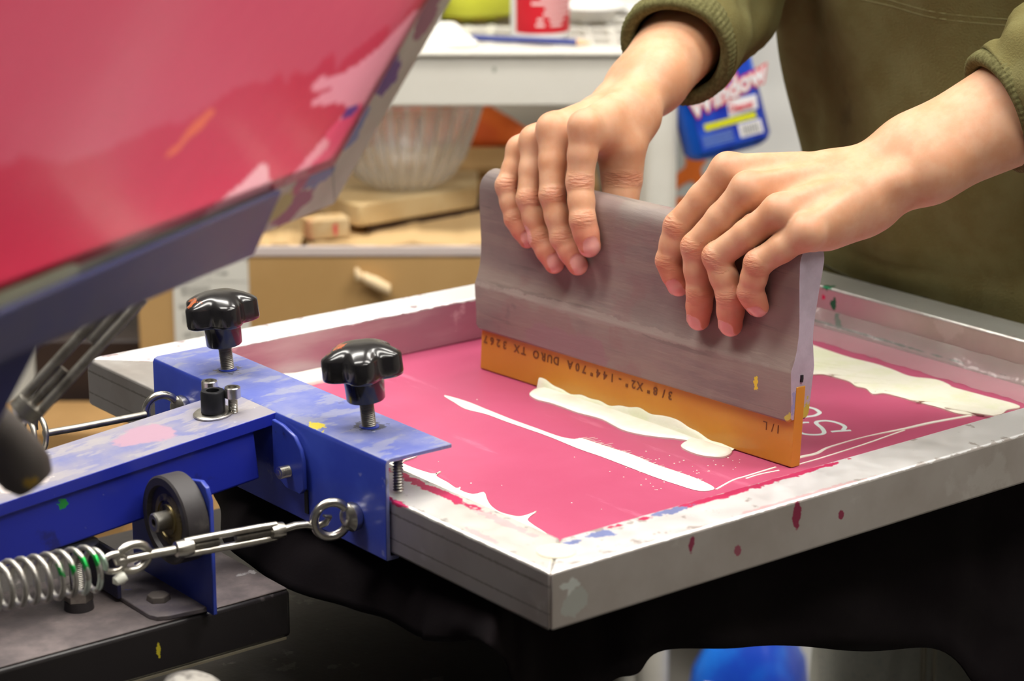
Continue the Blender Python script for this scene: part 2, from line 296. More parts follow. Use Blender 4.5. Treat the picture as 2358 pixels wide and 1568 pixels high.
tag(mm.build('ink_bank', m_inkd, loc=(.54, .24, ZM)), 'wide wrinkled bank of cream ink on the mesh beside the rail nearest the person', 'ink')
mm = M()
for q in range(7):
    yy = .33-.03*q; ribbon(mm, [(.508+random.uniform(0, .01), yy), (.522+random.uniform(0, .01), yy-.02), (.535+random.uniform(0, .015), yy-.05)], lambda t: .003*math.sin(math.pi*min(max(t, .03), .97)), ZM+.0022, .0006, 5)
mm.build('ink_wrinkle', m_inkd, bpy.data.objects['ink_bank'], smooth=True)
near = [(0.1004, 0.3154), (0.1084, 0.317), (0.1121, 0.3101), (0.1272, 0.3122), (0.1112, 0.3088), (0.1096, 0.2963), (0.1112, 0.2814), (0.1137, 0.2729), (0.1206, 0.274), (0.1125, 0.2689), (0.1103, 0.2517), (0.1079, 0.2386), (0.1114, 0.2384), (0.1076, 0.2333), (0.1093, 0.221), (0.118, 0.2197), (0.1117, 0.2082), (0.1054, 0.1953), (0.1023, 0.1819), (0.104, 0.1718), (0.1068, 0.1662), (0.1125, 0.1651), (0.1229, 0.1667), (0.1151, 0.1631), (0.1074, 0.1571), (0.1039, 0.1445), (0.0982, 0.1241), (.075, .13), (.06, .2), (.055, .3), (.075, .33)]
tag(blob(near, ZM, .0012, .0006, 3).build('ink_edge', m_ink, loc=(.09, .22, ZM)), 'white ink with thin spikes along the clamped rail, right of the blue clamp', 'ink')
tag(blob([(.150, .545), (.165, .5375), (.19, .5375), (.200, .533), (.188, .515), (.172, .512), (.155, .515)], ZM, .006, .004).build('ink_clump', m_ink, loc=(.17, .53, ZM)), 'clump of white ink behind the front black knob, against the back rail', 'ink')
mm = M()
ribbon(mm, [(0.3248, 0.1346), (0.3448, 0.1384), (0.362, 0.137), (0.3796, 0.1415), (0.4101, 0.1425), (0.4309, 0.141), (0.4574, 0.1373), (0.4855, 0.1348), (0.5223, 0.1281)], lambda t: .0022+.0012*math.sin(9*t), ZM, .0005)
ribbon(mm, [(0.3334, 0.1276), (0.3584, 0.1278), (0.4045, 0.1302), (0.4378, 0.1334), (0.4548, 0.135)], .0014, ZM, .0004)
ribbon(mm, [(0.2507, 0.1247), (0.2732, 0.1316), (0.2868, 0.1323), (0.3176, 0.1335)], .0016, ZM, .0004)
ribbon(mm, [(0.2831, 0.1284), (0.2968, 0.1291), (0.3143, 0.1268)], .0014, ZM, .0004)
for k in range(60):
    x = random.uniform(.215, .31); y = random.choice((.150, .158, .163, .171, .185, .2))+random.uniform(-.0012, .0012); r_ = random.uniform(.0003, .0007)
    if random.random() < .25: x, y = random.uniform(.12, .3), random.uniform(.08, .4)
    mm.cyl((x, y, ZM), (x, y, ZM+.0003), r_, n=7)
tag(mm.build('ink_streak', m_ink, loc=(.4, .13, ZM)), 'thin cream ink trails and flecks along the rail nearest the camera', 'ink', kind='stuff')
# clear film along the operator rail
mm = M(); rows = []
for i in range(90):
    y = .045+i*.0055; r_ = []
    for j, (x, z) in enumerate([(.6155, -.020), (.6145, -.0275), (.610, -.034), (.600, -.0366), (.588, -.0370), (.578, -.0371)]):
        w = .0016*math.sin(i*1.1+j)*math.sin(i*.37+j*2.1)+(.004*max(0, math.sin(i*.21+1))**6 if 0 < j < 4 else 0)
        r_.append((x-(abs(w) if j < 4 else 0)-.0003, y, z+(abs(w) if j > 0 else 0)+.0002))
    rows.append(r_)
mm.loft(rows, closed=False, caps=False)
m_film = pm('clear_film', (.60, .62, .57), .10, 0, alpha=.28, spec=1.0, bump=(45, .5, .003))
tag(mm.build('tape_film', m_film, loc=(.6, .29, -.037), angle=180), 'crinkled clear tape film along the inside foot of the far right rail', 'tape')
# ------------------------------------------------------------------ SQUEEGEE
d_ = V(.0673, -.9977, 0); d_ /= np.linalg.norm(d_); n0 = V(.9977, .0673, 0); tl = math.radians(3.4)
n_ = n0*math.cos(tl)-V(0, 0, 1)*math.sin(tl); h_ = n0*math.sin(tl)+V(0, 0, 1)*math.cos(tl)
SQ0 = V(.301, .4646, -.0372)+n0*.0048
def SQ(s, n, h): return SQ0+d_*s+n_*n+h_*h
sq = root('squeegee', SQ(.17, 0, .0), 'wooden handled squeegee with amber blade, held upright on the pink mesh by both hands', 'squeegee')
fr_ = [(-.0070, .0335), (-.0084, .0350), (-.0088, .044), (-.0119, .0700), (-.0116, .0716), (-.0090, .0785), (-.0070, .0870), (-.0062, .098), (-.0066, .108), (-.0084, .124), (-.0100, .138), (-.0108, .150)]
bk_ = [(.0090, .0335), (.0112, .0365), (.0118, .044), (.0134, .0695), (.0135, .0725), (.0118, .082), (.0100, .092), (.0096, .100), (.0104, .112), (.0128, .130), (.0155, .148)]
top = [(.0026+.0134*math.cos(t), .1525+.0145*math.sin(t)) for t in np.linspace(math.pi-.1, -.1, 15)]
full = fr_+top+bk_[::-1]
mm = M(); ss = [(-.0035, .96), (-.0015, .99), (0, 1)]+[(x, 1) for x in np.linspace(.02, .32, 9)]+[(.337, 1), (.3385, .99), (.340, .965)]
rings = [[SQ(s, x*k, .10+(y-.10)*k) for x, y in full] for s, k in ss]
mm.loft(rings, caps=False)
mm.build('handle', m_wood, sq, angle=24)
for s, k in ((-.0035, .96), (.340, .965)):
    mm = M().prism([(x*k, .10+(y-.10)*k) for x, y in full], SQ(s, 0, 0), n_, h_, d_, -.0003 if s < 0 else .0003)
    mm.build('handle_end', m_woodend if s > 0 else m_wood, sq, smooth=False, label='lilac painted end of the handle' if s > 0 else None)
mm = M(); mm.prism([(-.0048, 0.0006), (-.0042, 0), (.0042, 0), (.0048, .0006), (.0048, .060), (-.0048, .060)], SQ(0, 0, 0), n_, h_, d_, .3408); blade = mm.build('blade', m_ureth, sq, bevel=.0004)
fo = -.0050
mm = text_mesh('3/8"X2"-144"70A DURO TX 3267', .0090, SQ(.2195, fo, .0290), -d_, -h_, -n_, pitch=.00785, bold=.00022)
text_mesh('1/L', .0090, SQ(.3285, fo, .0285), -d_, -h_, -n_, pitch=.0062).build('blade_lettering', m_print, blade, smooth=False)
mm.build('blade_lettering', m_print, blade, smooth=False)
mm = M()   # ink pushed up the blade face
prev = None; up = []
for i in range(70):
    s = .072+.0031*i; hh = .0058+.0022*math.sin(i*.13+2.5)+.0011*math.sin(i*.37+1)+.0006*math.sin(i*.9)+(.003*math.exp(-((i-47)/3.0)**2))
    if s > .245: hh *= max(0.15, 1-(s-.245)/.05)
    up.append((s, hh))
top_ = [[SQ(s, -.0060-q*.0016*(1-q), q*hh) for s, hh in up] for q in (0, .35, .7, 1)]
mm.loft([[SQ(s, -.0075, 0) for s, hh in up], [SQ(s, -.0066, hh*.5) for s, hh in up], [SQ(s, -.0058, hh*.9) for s, hh in up], [SQ(s, -.0049, hh) for s, hh in up]], closed=False, caps=False)
mm.build('ink_on_blade', m_inkd, blade, angle=180, label='cream ink climbing the foot of the blade')
mm = M().tube([SQ(.342, .0008, .066), SQ(.342, .0008, .050)], .0012, 8)
for k in range(14):
    pass
M().tube([SQ(.3404, .0, .0685), SQ(.3407, .0, .066), SQ(.3404, .0, .0635)], .0014, 8).build('handle_groove', m_oxide, sq)
# ------------------------------------------------------------------ CLAMP, PRINT ARM
pa = root('print_arm', (-.08, .315, -.03), 'blue print arm with screen clamp and two black knobs, gripping the flat screen', 'printing press arm')
X0, X1, Y0, Y1, ZT, ZB = -.0035, .0500, .1645, .4660, .0275, -.0425
pts = [(X0, ZB-.0), (X0, ZT-.004), (X0+.0012, ZT-.0012), (X0+.004, ZT), (X1, ZT), (X1, ZT-.003), (X0+.004, ZT-.003), (X0+.003, ZT-.004), (X0+.003, ZB+.003), (X0+.010, ZB+.003), (X0+.010, ZB)]
mm = M(); mm.prism([(x, z) for x, z in pts[:]], (0, Y0, 0), V(1, 0, 0), V(0, 0, 1), V(0, 1, 0), Y1-Y0)
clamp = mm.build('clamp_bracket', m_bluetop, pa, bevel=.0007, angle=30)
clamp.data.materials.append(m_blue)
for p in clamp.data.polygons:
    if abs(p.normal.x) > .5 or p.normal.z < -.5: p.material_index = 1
def threaded(m, a, b, r, dr=.0006, p=.0011, n=18):
    a, b = V(*a), V(*b); L = np.linalg.norm(b-a); pr = []; z = 0
    while z < L: pr += [(r-dr, z), (r, z+p/2)]; z += p
    m.lathe(pr, a, b-a, n)
def unit_(v): return v/np.linalg.norm(v)
# star knobs
def knob(x, y, rot, z0=ZT):
    n = 90; tlt = V(-.075, .050, 1); tlt /= np.linalg.norm(tlt); kx = unit_(V(1, 0, .075)); ky = np.cross(tlt, kx); o = V(x, y, z0); zt = .019
    rings = []
    def star(a): return 1.0-.25*(.5-.5*math.cos(5*(a+rot)))**1.3
    for (r, z, w) in [(.012, .0185, 0), (.0150, .0180, .5), (.0262, .0172, 1), (.0276, .0180, 1), (.0280, .0200, 1), (.0277, .0312, 1), (.0270, .0326, 1), (.0240, .0345, .88), (.0195, .0368, .60), (.0145, .0386, .30), (.009, .0398, .08), (.003, .0403, 0)]:
        rings.append([o+kx*math.cos(a)*r*(1+w*(star(a)-1))+ky*math.sin(a)*r*(1+w*(star(a)-1))+tlt*(z+zt) for a in np.linspace(0, 2*math.pi, n, endpoint=False)])
    k = M().loft(rings).build('clamp_knob', m_black, pa, angle=70)
    M().lathe([(.0122, 0), (.0130, .001), (.0139, .019)], o+tlt*zt, tlt, 48).build('knob_hub', m_black, k)
    mm = M(); threaded(mm, o-tlt*.002, o+tlt*(zt+.002), .0050, .0007, .0013, 24); mm.build('threaded_stem', m_steeld, k, angle=20)
    M().lathe([(.0068, 0), (.0068, .0008), (.0055, .0010)], (x, y, z0-.0002), (0, 0, 1), 28).build('thread_bush', m_blue, k)
    return k
knob(.0278, .228, .9); knob(.0235, .403, .55)
ey_ = V(0, 1, 0)
# arm : pitched 5.5 degrees down towards the hub
pt = math.radians(5.6); ax = V(math.cos(pt), 0, math.sin(pt)); az = V(-math.sin(pt), 0, math.cos(pt)); ay = V(0, 1, 0)
A0 = V(-.0035, .297, .0262)        # top front corner at the clamp
AL = .42
mm = M(); mm.prism([(0, 0), (.063, 0), (.063, -.011), (.060, -.011), (.060, -.0028), (.003, -.0028), (.003, -.009), (0, -.009)], A0-ax*AL, ay, az, ax, AL+.002)
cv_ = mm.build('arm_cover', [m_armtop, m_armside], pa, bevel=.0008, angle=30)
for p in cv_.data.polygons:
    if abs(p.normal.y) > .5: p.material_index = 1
mm = M(); mm.prism([(.0025, -.004), (.0605, -.004), (.0605, -.045), (.0025, -.045)], A0-ax*AL, ay, az, ax, AL-.016); mm.build('arm_tube', m_armside, pa, bevel=.002, seg=3)
mm = M(); mm.prism([(.2930, .0235), (.2800, .0225), (.2650, .0180), (.2580, .0110), (.2550, .0030), (.2545, -.0170), (.2590, -.0215), (.2790, -.0215), (.2930, -.0150)], (-.0085, 0, 0), ey_, V(0, 0, 1), V(1, 0, 0), .003)
mm.build('pivot_cheek', m_blue, pa, bevel=.0008)
mm = M().box((-.0045, .2565, -.0360), (-.0034, .2605, -.0190)); mm.build('adjusting_slot', m_oxide, pa)
mm = M(); threaded(mm, (-.007, .2730, -.0084), (-.0165, .2730, -.0084), .0043); mm.cyl((-.0164, .2730, -.0084), (-.0168, .2730, -.0084), .0022, n=6)
mm.build('pivot_bolt', m_steel, pa)
def capscrew(x, y, z, r, h, stem, mat, name):
    m = M(); m.lathe([(r*.55, h*.35), (r*.55, h), (r*.92, h), (r, h*.93), (r, 0), (r*.6, 0)], (x, y, z+stem), (0, 0, 1), 28, closed=False)
    m.cyl((x, y, z+stem+h*.3), (x, y, z+stem+h*.36), r*.56, n=6)
    if stem > .002: threaded(m, (x, y, z-.002), (x, y, z+stem+.001), r*.62)
    return m.build(name, mat, pa)
zA = lambda x: A0[2]+(x-A0[0])*math.tan(pt)
M().lathe([(.0075, 0), (.0135, 0), (.0140, .0006), (.0140, .0014), (.0135, .0018), (.0075, .0018)], (-.0335, .328, zA(-.0335)), tuple(az), 36).build('washer', m_steel, pa)
capscrew(-.0335, .328, zA(-.0335)+.0017, .0085, .0155, 0, m_oxide, 'cap_bolt')
capscrew(-.0225, .3200, zA(-.0225), .0056, .0075, .011, m_steel, 'set_screw')
capscrew(-.0265, .3440, zA(-.0265), .0056, .0075, .011, m_steel, 'set_screw')
def ring(m, c, r, t, e1, e2, n=40, a0=0, a1=2*math.pi):
    full_ = abs(a1-a0-2*math.pi) < 1e-6
    m.tube([V(*c)+e1*r*math.cos(a)+e2*r*math.sin(a) for a in np.linspace(a0, a1, n, endpoint=not full_)], t, 12, closed=full_)
ex, ey, ez = V(1, 0, 0), V(0, 1, 0), V(0, 0, 1)
e1r = V(.96, -.28, 0)
def eyebolt(y, z, name='eye_bolt'):
    m = M(); c = V(-.0205, y, z); ring(m, c, .0118, .0031, e1r, ez)
    m.lathe([(.0088, .0), (.0098, -.002), (.0098, -.0055), (.0065, -.009), (.004, -.010)], (-.0036, y-.004, z), (1, 0, 0), 28)
    return m.build(name, m_steel, pa)
eb = eyebolt(.2030, -.0205); eyebolt(.424, -.0005)
mm = M(); threaded(mm, (.012, .1725, .0245), (.012, .1725, .0005), .0036, .0012, .0020); mm.build('clamp_screw', m_steeld, pa)
# ------------------------------------------------------------------ TURNBUCKLE AND SPRING
E = V(-.0300, .2030, -.0215)
tb = root('turnbuckle', (-.09, .21, -.03), 'silver turnbuckle hooked on the ring of the blue clamp, pulling the front spring', 'turnbuckle')
def lerp(a_, b2, t): return V(*a_)*(1-t)+V(*b2)*t
T0, T1 = V(-.0335, .2075, -.0225), V(-.1640, .215, -.0170)
dt = (T1-T0)/np.linalg.norm(T1-T0)
mm = M(); hk = [T0+dt*.022, T0+dt*.012+V(0, 0, .0012), T0+dt*.004+V(0, 0, .0006), T0+V(.0035, -.001, -.0022), T0+V(.009, -.004, .0005), T0+V(.010, -.0065, .005), T0+V(.004, -.009, .008)]
mm.tube(hk, [.0027, .0027, .0026, .0025, .0023, .0020, .0008], 12); mm.build('hook', m_steel, tb)
mm = M(); b0, b1 = T0+dt*.020, T0+dt*.098
mm.lathe([(.003, 0), (.0052, .001), (.0056, .005), (.0048, .010), (.003, .011)], b0, dt, 20); mm.lathe([(.003, 0), (.0052, .001), (.0058, .006), (.0050, .012), (.003, .013)], b1-dt*.012, dt, 20)
nrm = V(0, 0, 1); 
for sgn in (-1, 1): mm.tube([b0+dt*.006+nrm*.0042*sgn, b0+dt*.02+nrm*.0045*sgn, b1-dt*.02+nrm*.0045*sgn, b1-dt*.006+nrm*.0042*sgn], .0024, 10)
mm.build('turnbuckle_body', m_steel, tb)
mm = M(); threaded(mm, b0+dt*.002, b0+dt*.035, .0024); threaded(mm, b1-dt*.002, b1-dt*.03, .0024); mm.build('threaded_rod', m_steeld, tb)
mm = M(); c2 = b1+dt*.030; mm.tube([b1-dt*.003, b1+dt*.008, b1+dt*.017], .0029, 12)
mm.tube([c2-dt*.014+V(0, 0, 0)]+[c2+V(-math.cos(a), 0, math.sin(a))*V(.0115, 0, .0085)*V(-1, 0, 1) for a in np.linspace(math.pi*1.0, -math.pi*.75, 26)], .0028, 12)
mm.build('eye_end', m_steel, tb)
mm = M().lathe([(.0001, 0), (.0035, .001), (.0040, .004), (.0030, .008), (.0001, .010)], c2+V(-.006, -.0015, -.0095), V(-.8, 0, -.3), 14); mm.build('paint_blob', m_ink, tb)
SP0 = V(-.1830, .2140, -.0175); sd = V(-1, -.01, .062); sd /= np.linalg.norm(sd)
sr = root('tension_spring', SP0+sd*.05, 'coiled steel spring with green paint on it, at the left edge beside the blue arm', 'spring')
u1 = np.cross(V(0, 0, 1), sd); u1 /= np.linalg.norm(u1); u2 = np.cross(sd, u1); pts_ = []
turns = 17; pit = .0084
for i in range(turns*22+1):
    a_ = 2*math.pi*i/22; q = i/22*pit; rr = .0138*min(1, .35+q/.006)
    pts_.append(SP0+sd*q+(u1*math.cos(a_)+u2*math.sin(a_))*rr)
m_spring = pm('spring_steel', (.42, .40, .37), .38, .85, var=((.55, .53, .5), 80, .4, .7), spots=[((-.205, .208, -.008), (.022, .012, .006), (.02, .36, .07), 120), ((-.196, .20, -.024), (.010, .012, .009), (.72, .80, .74), 100), ((-.186, .21, -.018), (.005, .012, .013), (.55, .72, .60), 100)], bump=(200, .2, .0006))
mm = M().tube(pts_, .00185, 10); mm.build('coil', m_spring, sr, angle=80)
mm = M(); ring(mm, SP0-sd*.0085+V(0, 0, .001), .0080, .0020, sd, u2*.7, 26, -math.pi*.05, math.pi*1.75); mm.tube([SP0-sd*.001, SP0+sd*.002+u2*.004, SP0+sd*.003+u2*.009], .002, 10); mm.build('spring_hook', m_steel, sr)
# ------------------------------------------------------------------ BEAM, BOLT, ROLLER BRACKET
bm_ = root('support_beam', (-.2, .31, -.128), 'black steel beam with paint specks under the blue print arm', 'beam')
BT = -.082
mm = M().box((-.62, .248, -.1170), (-.0255, .364, BT-.0012)); mm.build('beam_body', m_beam, bm_, bevel=.003, seg=3)
mm = M().box((-.619, .250, BT-.0013), (-.0270, .3625, BT)); mm.build('beam_top', m_beamtop, bm_, bevel=.0006)
mm = M().box((-.618, .2476, -.1180), (-.03, .2490, -.1164)); mm.build('beam_seam', pm('seam_metal', (.4, .36, .26), .4, .6), bm_)
sb = root('stop_bolt', (-.1546, .3051, BT), 'upright steel stop bolt with lock nut on the black beam, under the blue arm', 'bolt')
bxy = (-.1546, .3051)
M().cyl((*bxy, BT), (*bxy, BT+.006), .0100, .0094, n=24).build('washer', m_rubber, sb)
M().cyl((*bxy, BT+.006), (*bxy, BT+.0150), .0100, n=6).build('lock_nut', m_steeld, sb, bevel=.0006)
mm = M(); threaded(mm, (*bxy, BT+.014), (*bxy, -.0375), .0054, .0006, .0013); mm.build('shank', m_steeld, sb)
M().lathe([(.004, -.0035), (.0125, -.0025), (.0150, 0), (.0150, .0022), (.013, .0030)], (*bxy, -.0375), (0, 0, 1), 28).build('bolt_head', m_oxide, sb)
rb = root('roller_bracket', (-.10, .29, BT), 'blue angle bracket with black guide roller, bolted on the beam beside the arm', 'bracket')
mm = M(); mm.prism([(.2385, BT+.0), (.2380, -.0020), (.242, .0060), (.249, .009), (.264, .0060), (.272, -.010), (.286, -.0385), (.345, -.0385), (.345, BT)], (-.0915, 0, 0), ey, ez, ex, .0032)
mm.build('upright_plate', m_blue, rb, bevel=.0007)
mm = M(); fl = [(-.0890, .2470), (-.0950, .2470), (-.108, .2490), (-.1180, .2500), (-.1250, .2535), (-.1275, .2600), (-.1275, .338), (-.122, .344), (-.089, .344)]
mm.prism(fl, (0, 0, BT), ex, ey, ez, .0034); mm.build('foot_flange', pm('dusty_blue_flange', (.10, .085, .10), .6, 0, var=((.17, .145, .145), 40, .4, .7), layers=[((.03, .06, .35), 60, .66, .8)], bump=(160, .3, .001)), rb, bevel=.0007)
M().cyl((-.1100, .278, BT+.003), (-.1100, .278, BT+.0075), .0085, .0075, n=6).build('flange_bolt', pm('dusty_bolt', (.13, .11, .1), .6, .3), rb, bevel=.0008)
def roller(x, y, z, nm='roller'):
    r_ = M().lathe([(.0175, .0032), (.0225, .0028), (.0235, 0), (.0285, 0), (.0298, .0012), (.0298, .0160), (.0285, .0172), (.012, .0172)], (x, y, z), (1, 0, 0), 64).build(nm, m_rubber, rb, angle=35)
    M().lathe([(.006, .0028), (.0100, .0020), (.0105, .0030), (.0128, .0032), (.0132, .0022), (.0175, .0030), (.0176, .006), (.006, .006)], (x, y, z), (1, 0, 0), 40).build('bearing', pm('bearing_brass', (.22, .17, .07), .4, .7, var=((.04, .035, .03), 80, .45, .6)), r_, angle=35)
    M().lathe([(.0028, -.0035), (.0028, -.0080), (.0056, -.0084), (.0066, -.0074), (.0066, .004)], (x, y, z), (1, 0, 0), 28).build('axle_screw', m_steeld, r_)
    return r_
roller(-.1092, .2665, -.0195)
M().cyl((-.0883, .2665, -.0195), (-.0800, .2665, -.0195), .0085, n=6).build('axle_nut', m_steel, rb, bevel=.0005)
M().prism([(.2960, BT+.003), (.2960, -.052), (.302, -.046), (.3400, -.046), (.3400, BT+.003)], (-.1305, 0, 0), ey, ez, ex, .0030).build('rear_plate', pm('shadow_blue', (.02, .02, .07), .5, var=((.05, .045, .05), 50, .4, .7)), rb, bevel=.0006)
M().lathe([(.0165, 0), (.0274, 0), (.0274, .0167), (.012, .0167)], (-.1705, .405, -.0185), (1, 0, 0), 40).build('roller', m_rubber, rb)
# second spring far side of the arm
s2 = root('tension_spring', (-.19, .424, -.003), 'second coiled spring, blurred, on the far side of the blue arm', 'spring')
pts_ = [V(-.115, .424, .001)+V(-1, 0, .0)*(i/20*.0088)+(V(0, 1, 0)*math.cos(2*math.pi*i/20)+V(0, 0, 1)*math.sin(2*math.pi*i/20))*.0125 for i in range(20*15)]
M().tube(pts_, .002, 8).build('coil', m_steeld, s2, angle=80)
M().tube([V(-.115, .424, .001), V(-.09, .424, .0), V(-.034, .424, -.001)], .0026, 10).build('spring_hook', m_steeld, s2)
M().box((-.3, .37, -.030), (-.12, .47, -.016)).build('rest_plate', pm('pale_dusty_metal', (.6, .56, .5), .5), s2)
# grey knob at the bottom edge
gk = root('grip_knob', (-.185, .09, -.09), 'round grey knob seen at the bottom edge, left of the black cloth', 'knob')
M().lathe([(.001, .008), (.010, .0075), (.0165, .004), (.0190, -.002), (.0180, -.008), (.008, -.010), (.006, -.03)], (-.1875, .1, -.0580), (.1, -.1, 1), 36).build('knob_cap', pm('grey_knob', (.33, .31, .28), .5, 0, var=((.12, .11, .1), 60, .45, .6)), gk)
mb = root('press_base', (-.3, .36, FZ_), 'black steel base housing of the printing press, in shadow under the beam', 'press base')
M().prism([(-.75, .16), (.106, .16), (.485, .62), (-.75, .62)], (0, 0, FZ_), V(1, 0, 0), V(0, 1, 0), V(0, 0, 1), -.165-FZ_).build('housing', m_beam, mb, bevel=.01); M().box((-.70, .14, -.190), (.06, .161, -.150)).build('housing_rim', m_beam, mb, bevel=.003)
M().box((-.50, .29, -.166), (-.40, .34, -.1175)).build('beam_post', m_beam, mb)
# ------------------------------------------------------------------ PLATEN AND BLACK SHIRT
pl = M().prism([(.03, .10), (.05, .085), (.60, .085), (.61, .10), (.61, .47), (.60, .48), (.05, .48), (.03, .47)], (0, 0, -.062), ex, ey, ez, .016)
tag(pl.build('shirt_platen', m_beam, loc=(.32, .29, -.062)), 'flat black print platen covered by the black cloth under the screen', 'platen')
m_cloth = pm('black_cotton', (.0065, .0045, .0055), .9, 0, var=((.0105, .008, .009), 12, .35, .7), bump=(420, .3, .0008), spec=.12)
hem = [((.0469, .4648, -.085), .0), ((.018, .4136, -.085), 0), ((-.0111, .356, -.086), 0), ((-.0205, .300, -.0855), 0), ((-.0215, .2383, -.085), 0), ((-.0107, .2012, -.0855), 0), ((.0000, .1759, -.0865), 0), ((.0040, .140, -.088), 0),
    ((.000, .09, -.075), 0), ((-.0092, .05, -.0599), 0), ((.0056, .05, -.0776), 0), ((.0175, .05, -.1133), 0), ((.035, .05, -.150), 0), ((.0635, .05, -.142), 0), ((.0888, .05, -.1119), 0), ((.111, .05, -.1095), 0), ((.1489, .05, -.1075), 0), ((.2042, .05, -.1186), 0), ((.2668, .05, -.1359), 0), ((.333, .05, -.156), 0), ((.4075, .05, -.1753), 0), ((.4436, .045, -.2107), 0), ((.4811, .04, -.247), 0), ((.5445, .035, -.275), 0), ((.62, .04, -.27), 0), ((.655, .12, -.25), 0), ((.655, .30, -.2), 0), ((.64, .45, -.15), 0), ((.55, .53, -.13), 0), ((.30, .53, -.12), 0), ((.12, .52, -.10), 0)]
hp = [V(*p) for p, _ in hem]; H = []
for i in range(len(hp)):
    p0, p1, p2, p3 = hp[i-1], hp[i], hp[(i+1) % len(hp)], hp[(i+2) % len(hp)]
    for k in range(8):
        t = k/8; H.append(.5*((2*p1)+(-p0+p2)*t+(2*p0-5*p1+4*p2-p3)*t*t+(-p0+3*p1-3*p2+p3)*t**3))
nH = len(H)
def topedge(p):
    x = min(max(p[0], .045), .598); y = min(max(p[1], .098), .468); return V(x, y, -.0415)
rings = []
for j in range(15):
    t = j/14; ringp = []
    for i, p in enumerate(H):
        q = topedge(p); w = q*(1-t)+p*t; zz = q[2]+(p[2]-q[2])*(t**1.7); w[2] = zz
        out = (p-q)[:2]; L = np.linalg.norm(out)+1e-6; o2 = out/L
        fold = .006*math.sin(i*.31+t*2.6)*math.sin(i*.11+1)*t*(1 if p[1] < .13 else .4)
        fold += .004*math.sin((w[0]*60+w[2]*90))*t*(1 if p[1] < .1 else .2)
        w = V(w[0]+o2[0]*(fold+.008*math.sin(math.pi*t)), w[1]+o2[1]*(fold+.008*math.sin(math.pi*t)), w[2])
        ringp.append(w)
    rings.append(ringp)
mm = M().loft(rings, caps=False); n0_ = len(mm.v)
tri = tessellate_polygon([[Vector((p[0], p[1], 0)) for p in rings[0]]])
mm.f += [tuple(t) for t in tri]
cl = mm.build('black_shirt', m_cloth, loc=(.3, .29, -.0415), angle=180, solid=.0016)
tag(cl, 'black cotton shirt stretched flat below the screen, its loose folds hanging down in front', 'shirt')
mm = M()
for k, x0 in enumerate((.462, .486)):
    pass
# ------------------------------------------------------------------ RAISED SCREEN, upper left (its underside faces the camera)
K = V(-.1208, .0391, .2329); r1 = V(-.8829, -.4695, 0); r2 = V(.2488, -.4679, .848); r1 /= np.linalg.norm(r1); r2 /= np.linalg.norm(r2); r3 = -np.cross(r1, r2); r3 /= np.linalg.norm(r3)   # r3 faces the camera
def RS(a_, b2, c=0): return K+r1*a_+r2*b2+r3*c
rs = root('raised_screen', RS(.25, .0, -.04), 'raised printing screen of glossy red pink emulsion with paint stained frame, upper left', 'printing screen')
def rsp(a_, b2, ra, rb2, col, rag=60): return (tuple(RS(a_, b2, 0)), (ra, rb2, (ra+rb2)/2), col, rag)
LB = (.18, .27, .52); PU = (.12, .07, .30)
m_rframe = pm('stained_frame', (.66, .66, .56), .45, .0, var=((.55, .54, .44), 14, .35, .65), spots=[rsp(.045, .030, .018, .012, LB), rsp(.055, .014, .02, .01, (.35, .12, .2)), rsp(.075, .020, .012, .010, (.5, .5, .15)), rsp(.032, .060, .010, .03, LB), rsp(.030, .095, .010, .03, PU), rsp(.022, .13, .010, .025, (.35, .15, .22)), rsp(.065, .03, .008, .008, (.5, .12, .2))], bump=(60, .1, .001))
for poly in ([(0, 0), (.579, 0), (.537, .042), (.042, .042)], [(0, 0), (.042, .042), (.030, .62), (0, .66)], [(.579, 0), (.579, .66), (.537, .62), (.537, .042)], [(0, .66), (.03, .62), (.537, .62), (.579, .66)]):
    mm = M().prism(poly, RS(0, 0, -.038), r1, r2, r3, .038); mm.build('frame_rail', m_rframe, rs, bevel=.0008, seg=2)
HOT = (.78, .12, .22)
m_rmesh = pm('red_emulsion', (.60, .04, .095), .30, 0, var=((.66, .075, .15), 5, .60, 1.2), coat=.3, bump=(9, .25, .006),
    spots=[rsp(.225, .098, .020, .004, (.80, .16, .08), 60)])
def see_through(mt, fac):
    nt_ = mt.node_tree; b_n = nt_.nodes['Principled BSDF']; t_ = nt_.nodes.new('ShaderNodeBsdfTranslucent'); m_ = nt_.nodes.new('ShaderNodeMixShader'); m_.inputs[0].default_value = fac
    if b_n.inputs['Base Color'].links: nt_.links.new(b_n.inputs['Base Color'].links[0].from_socket, t_.inputs[0])
    else: t_.inputs[0].default_value = b_n.inputs['Base Color'].default_value
    nt_.links.new(b_n.outputs[0], m_.inputs[1]); nt_.links.new(t_.outputs[0], m_.inputs[2]); nt_.links.new(m_.outputs[0], nt_.nodes['Material Output'].inputs[0]); return mt
see_through(m_rmesh, .42)
mm = M(); mm.add([RS(.034, .034, .0004), RS(.545, .034, .0004), RS(.545, .628, .0004), RS(.034, .628, .0004)], [(0, 1, 2, 3)]); rmesh_o = mm.build('mesh_screen', m_rmesh, rs, smooth=False)
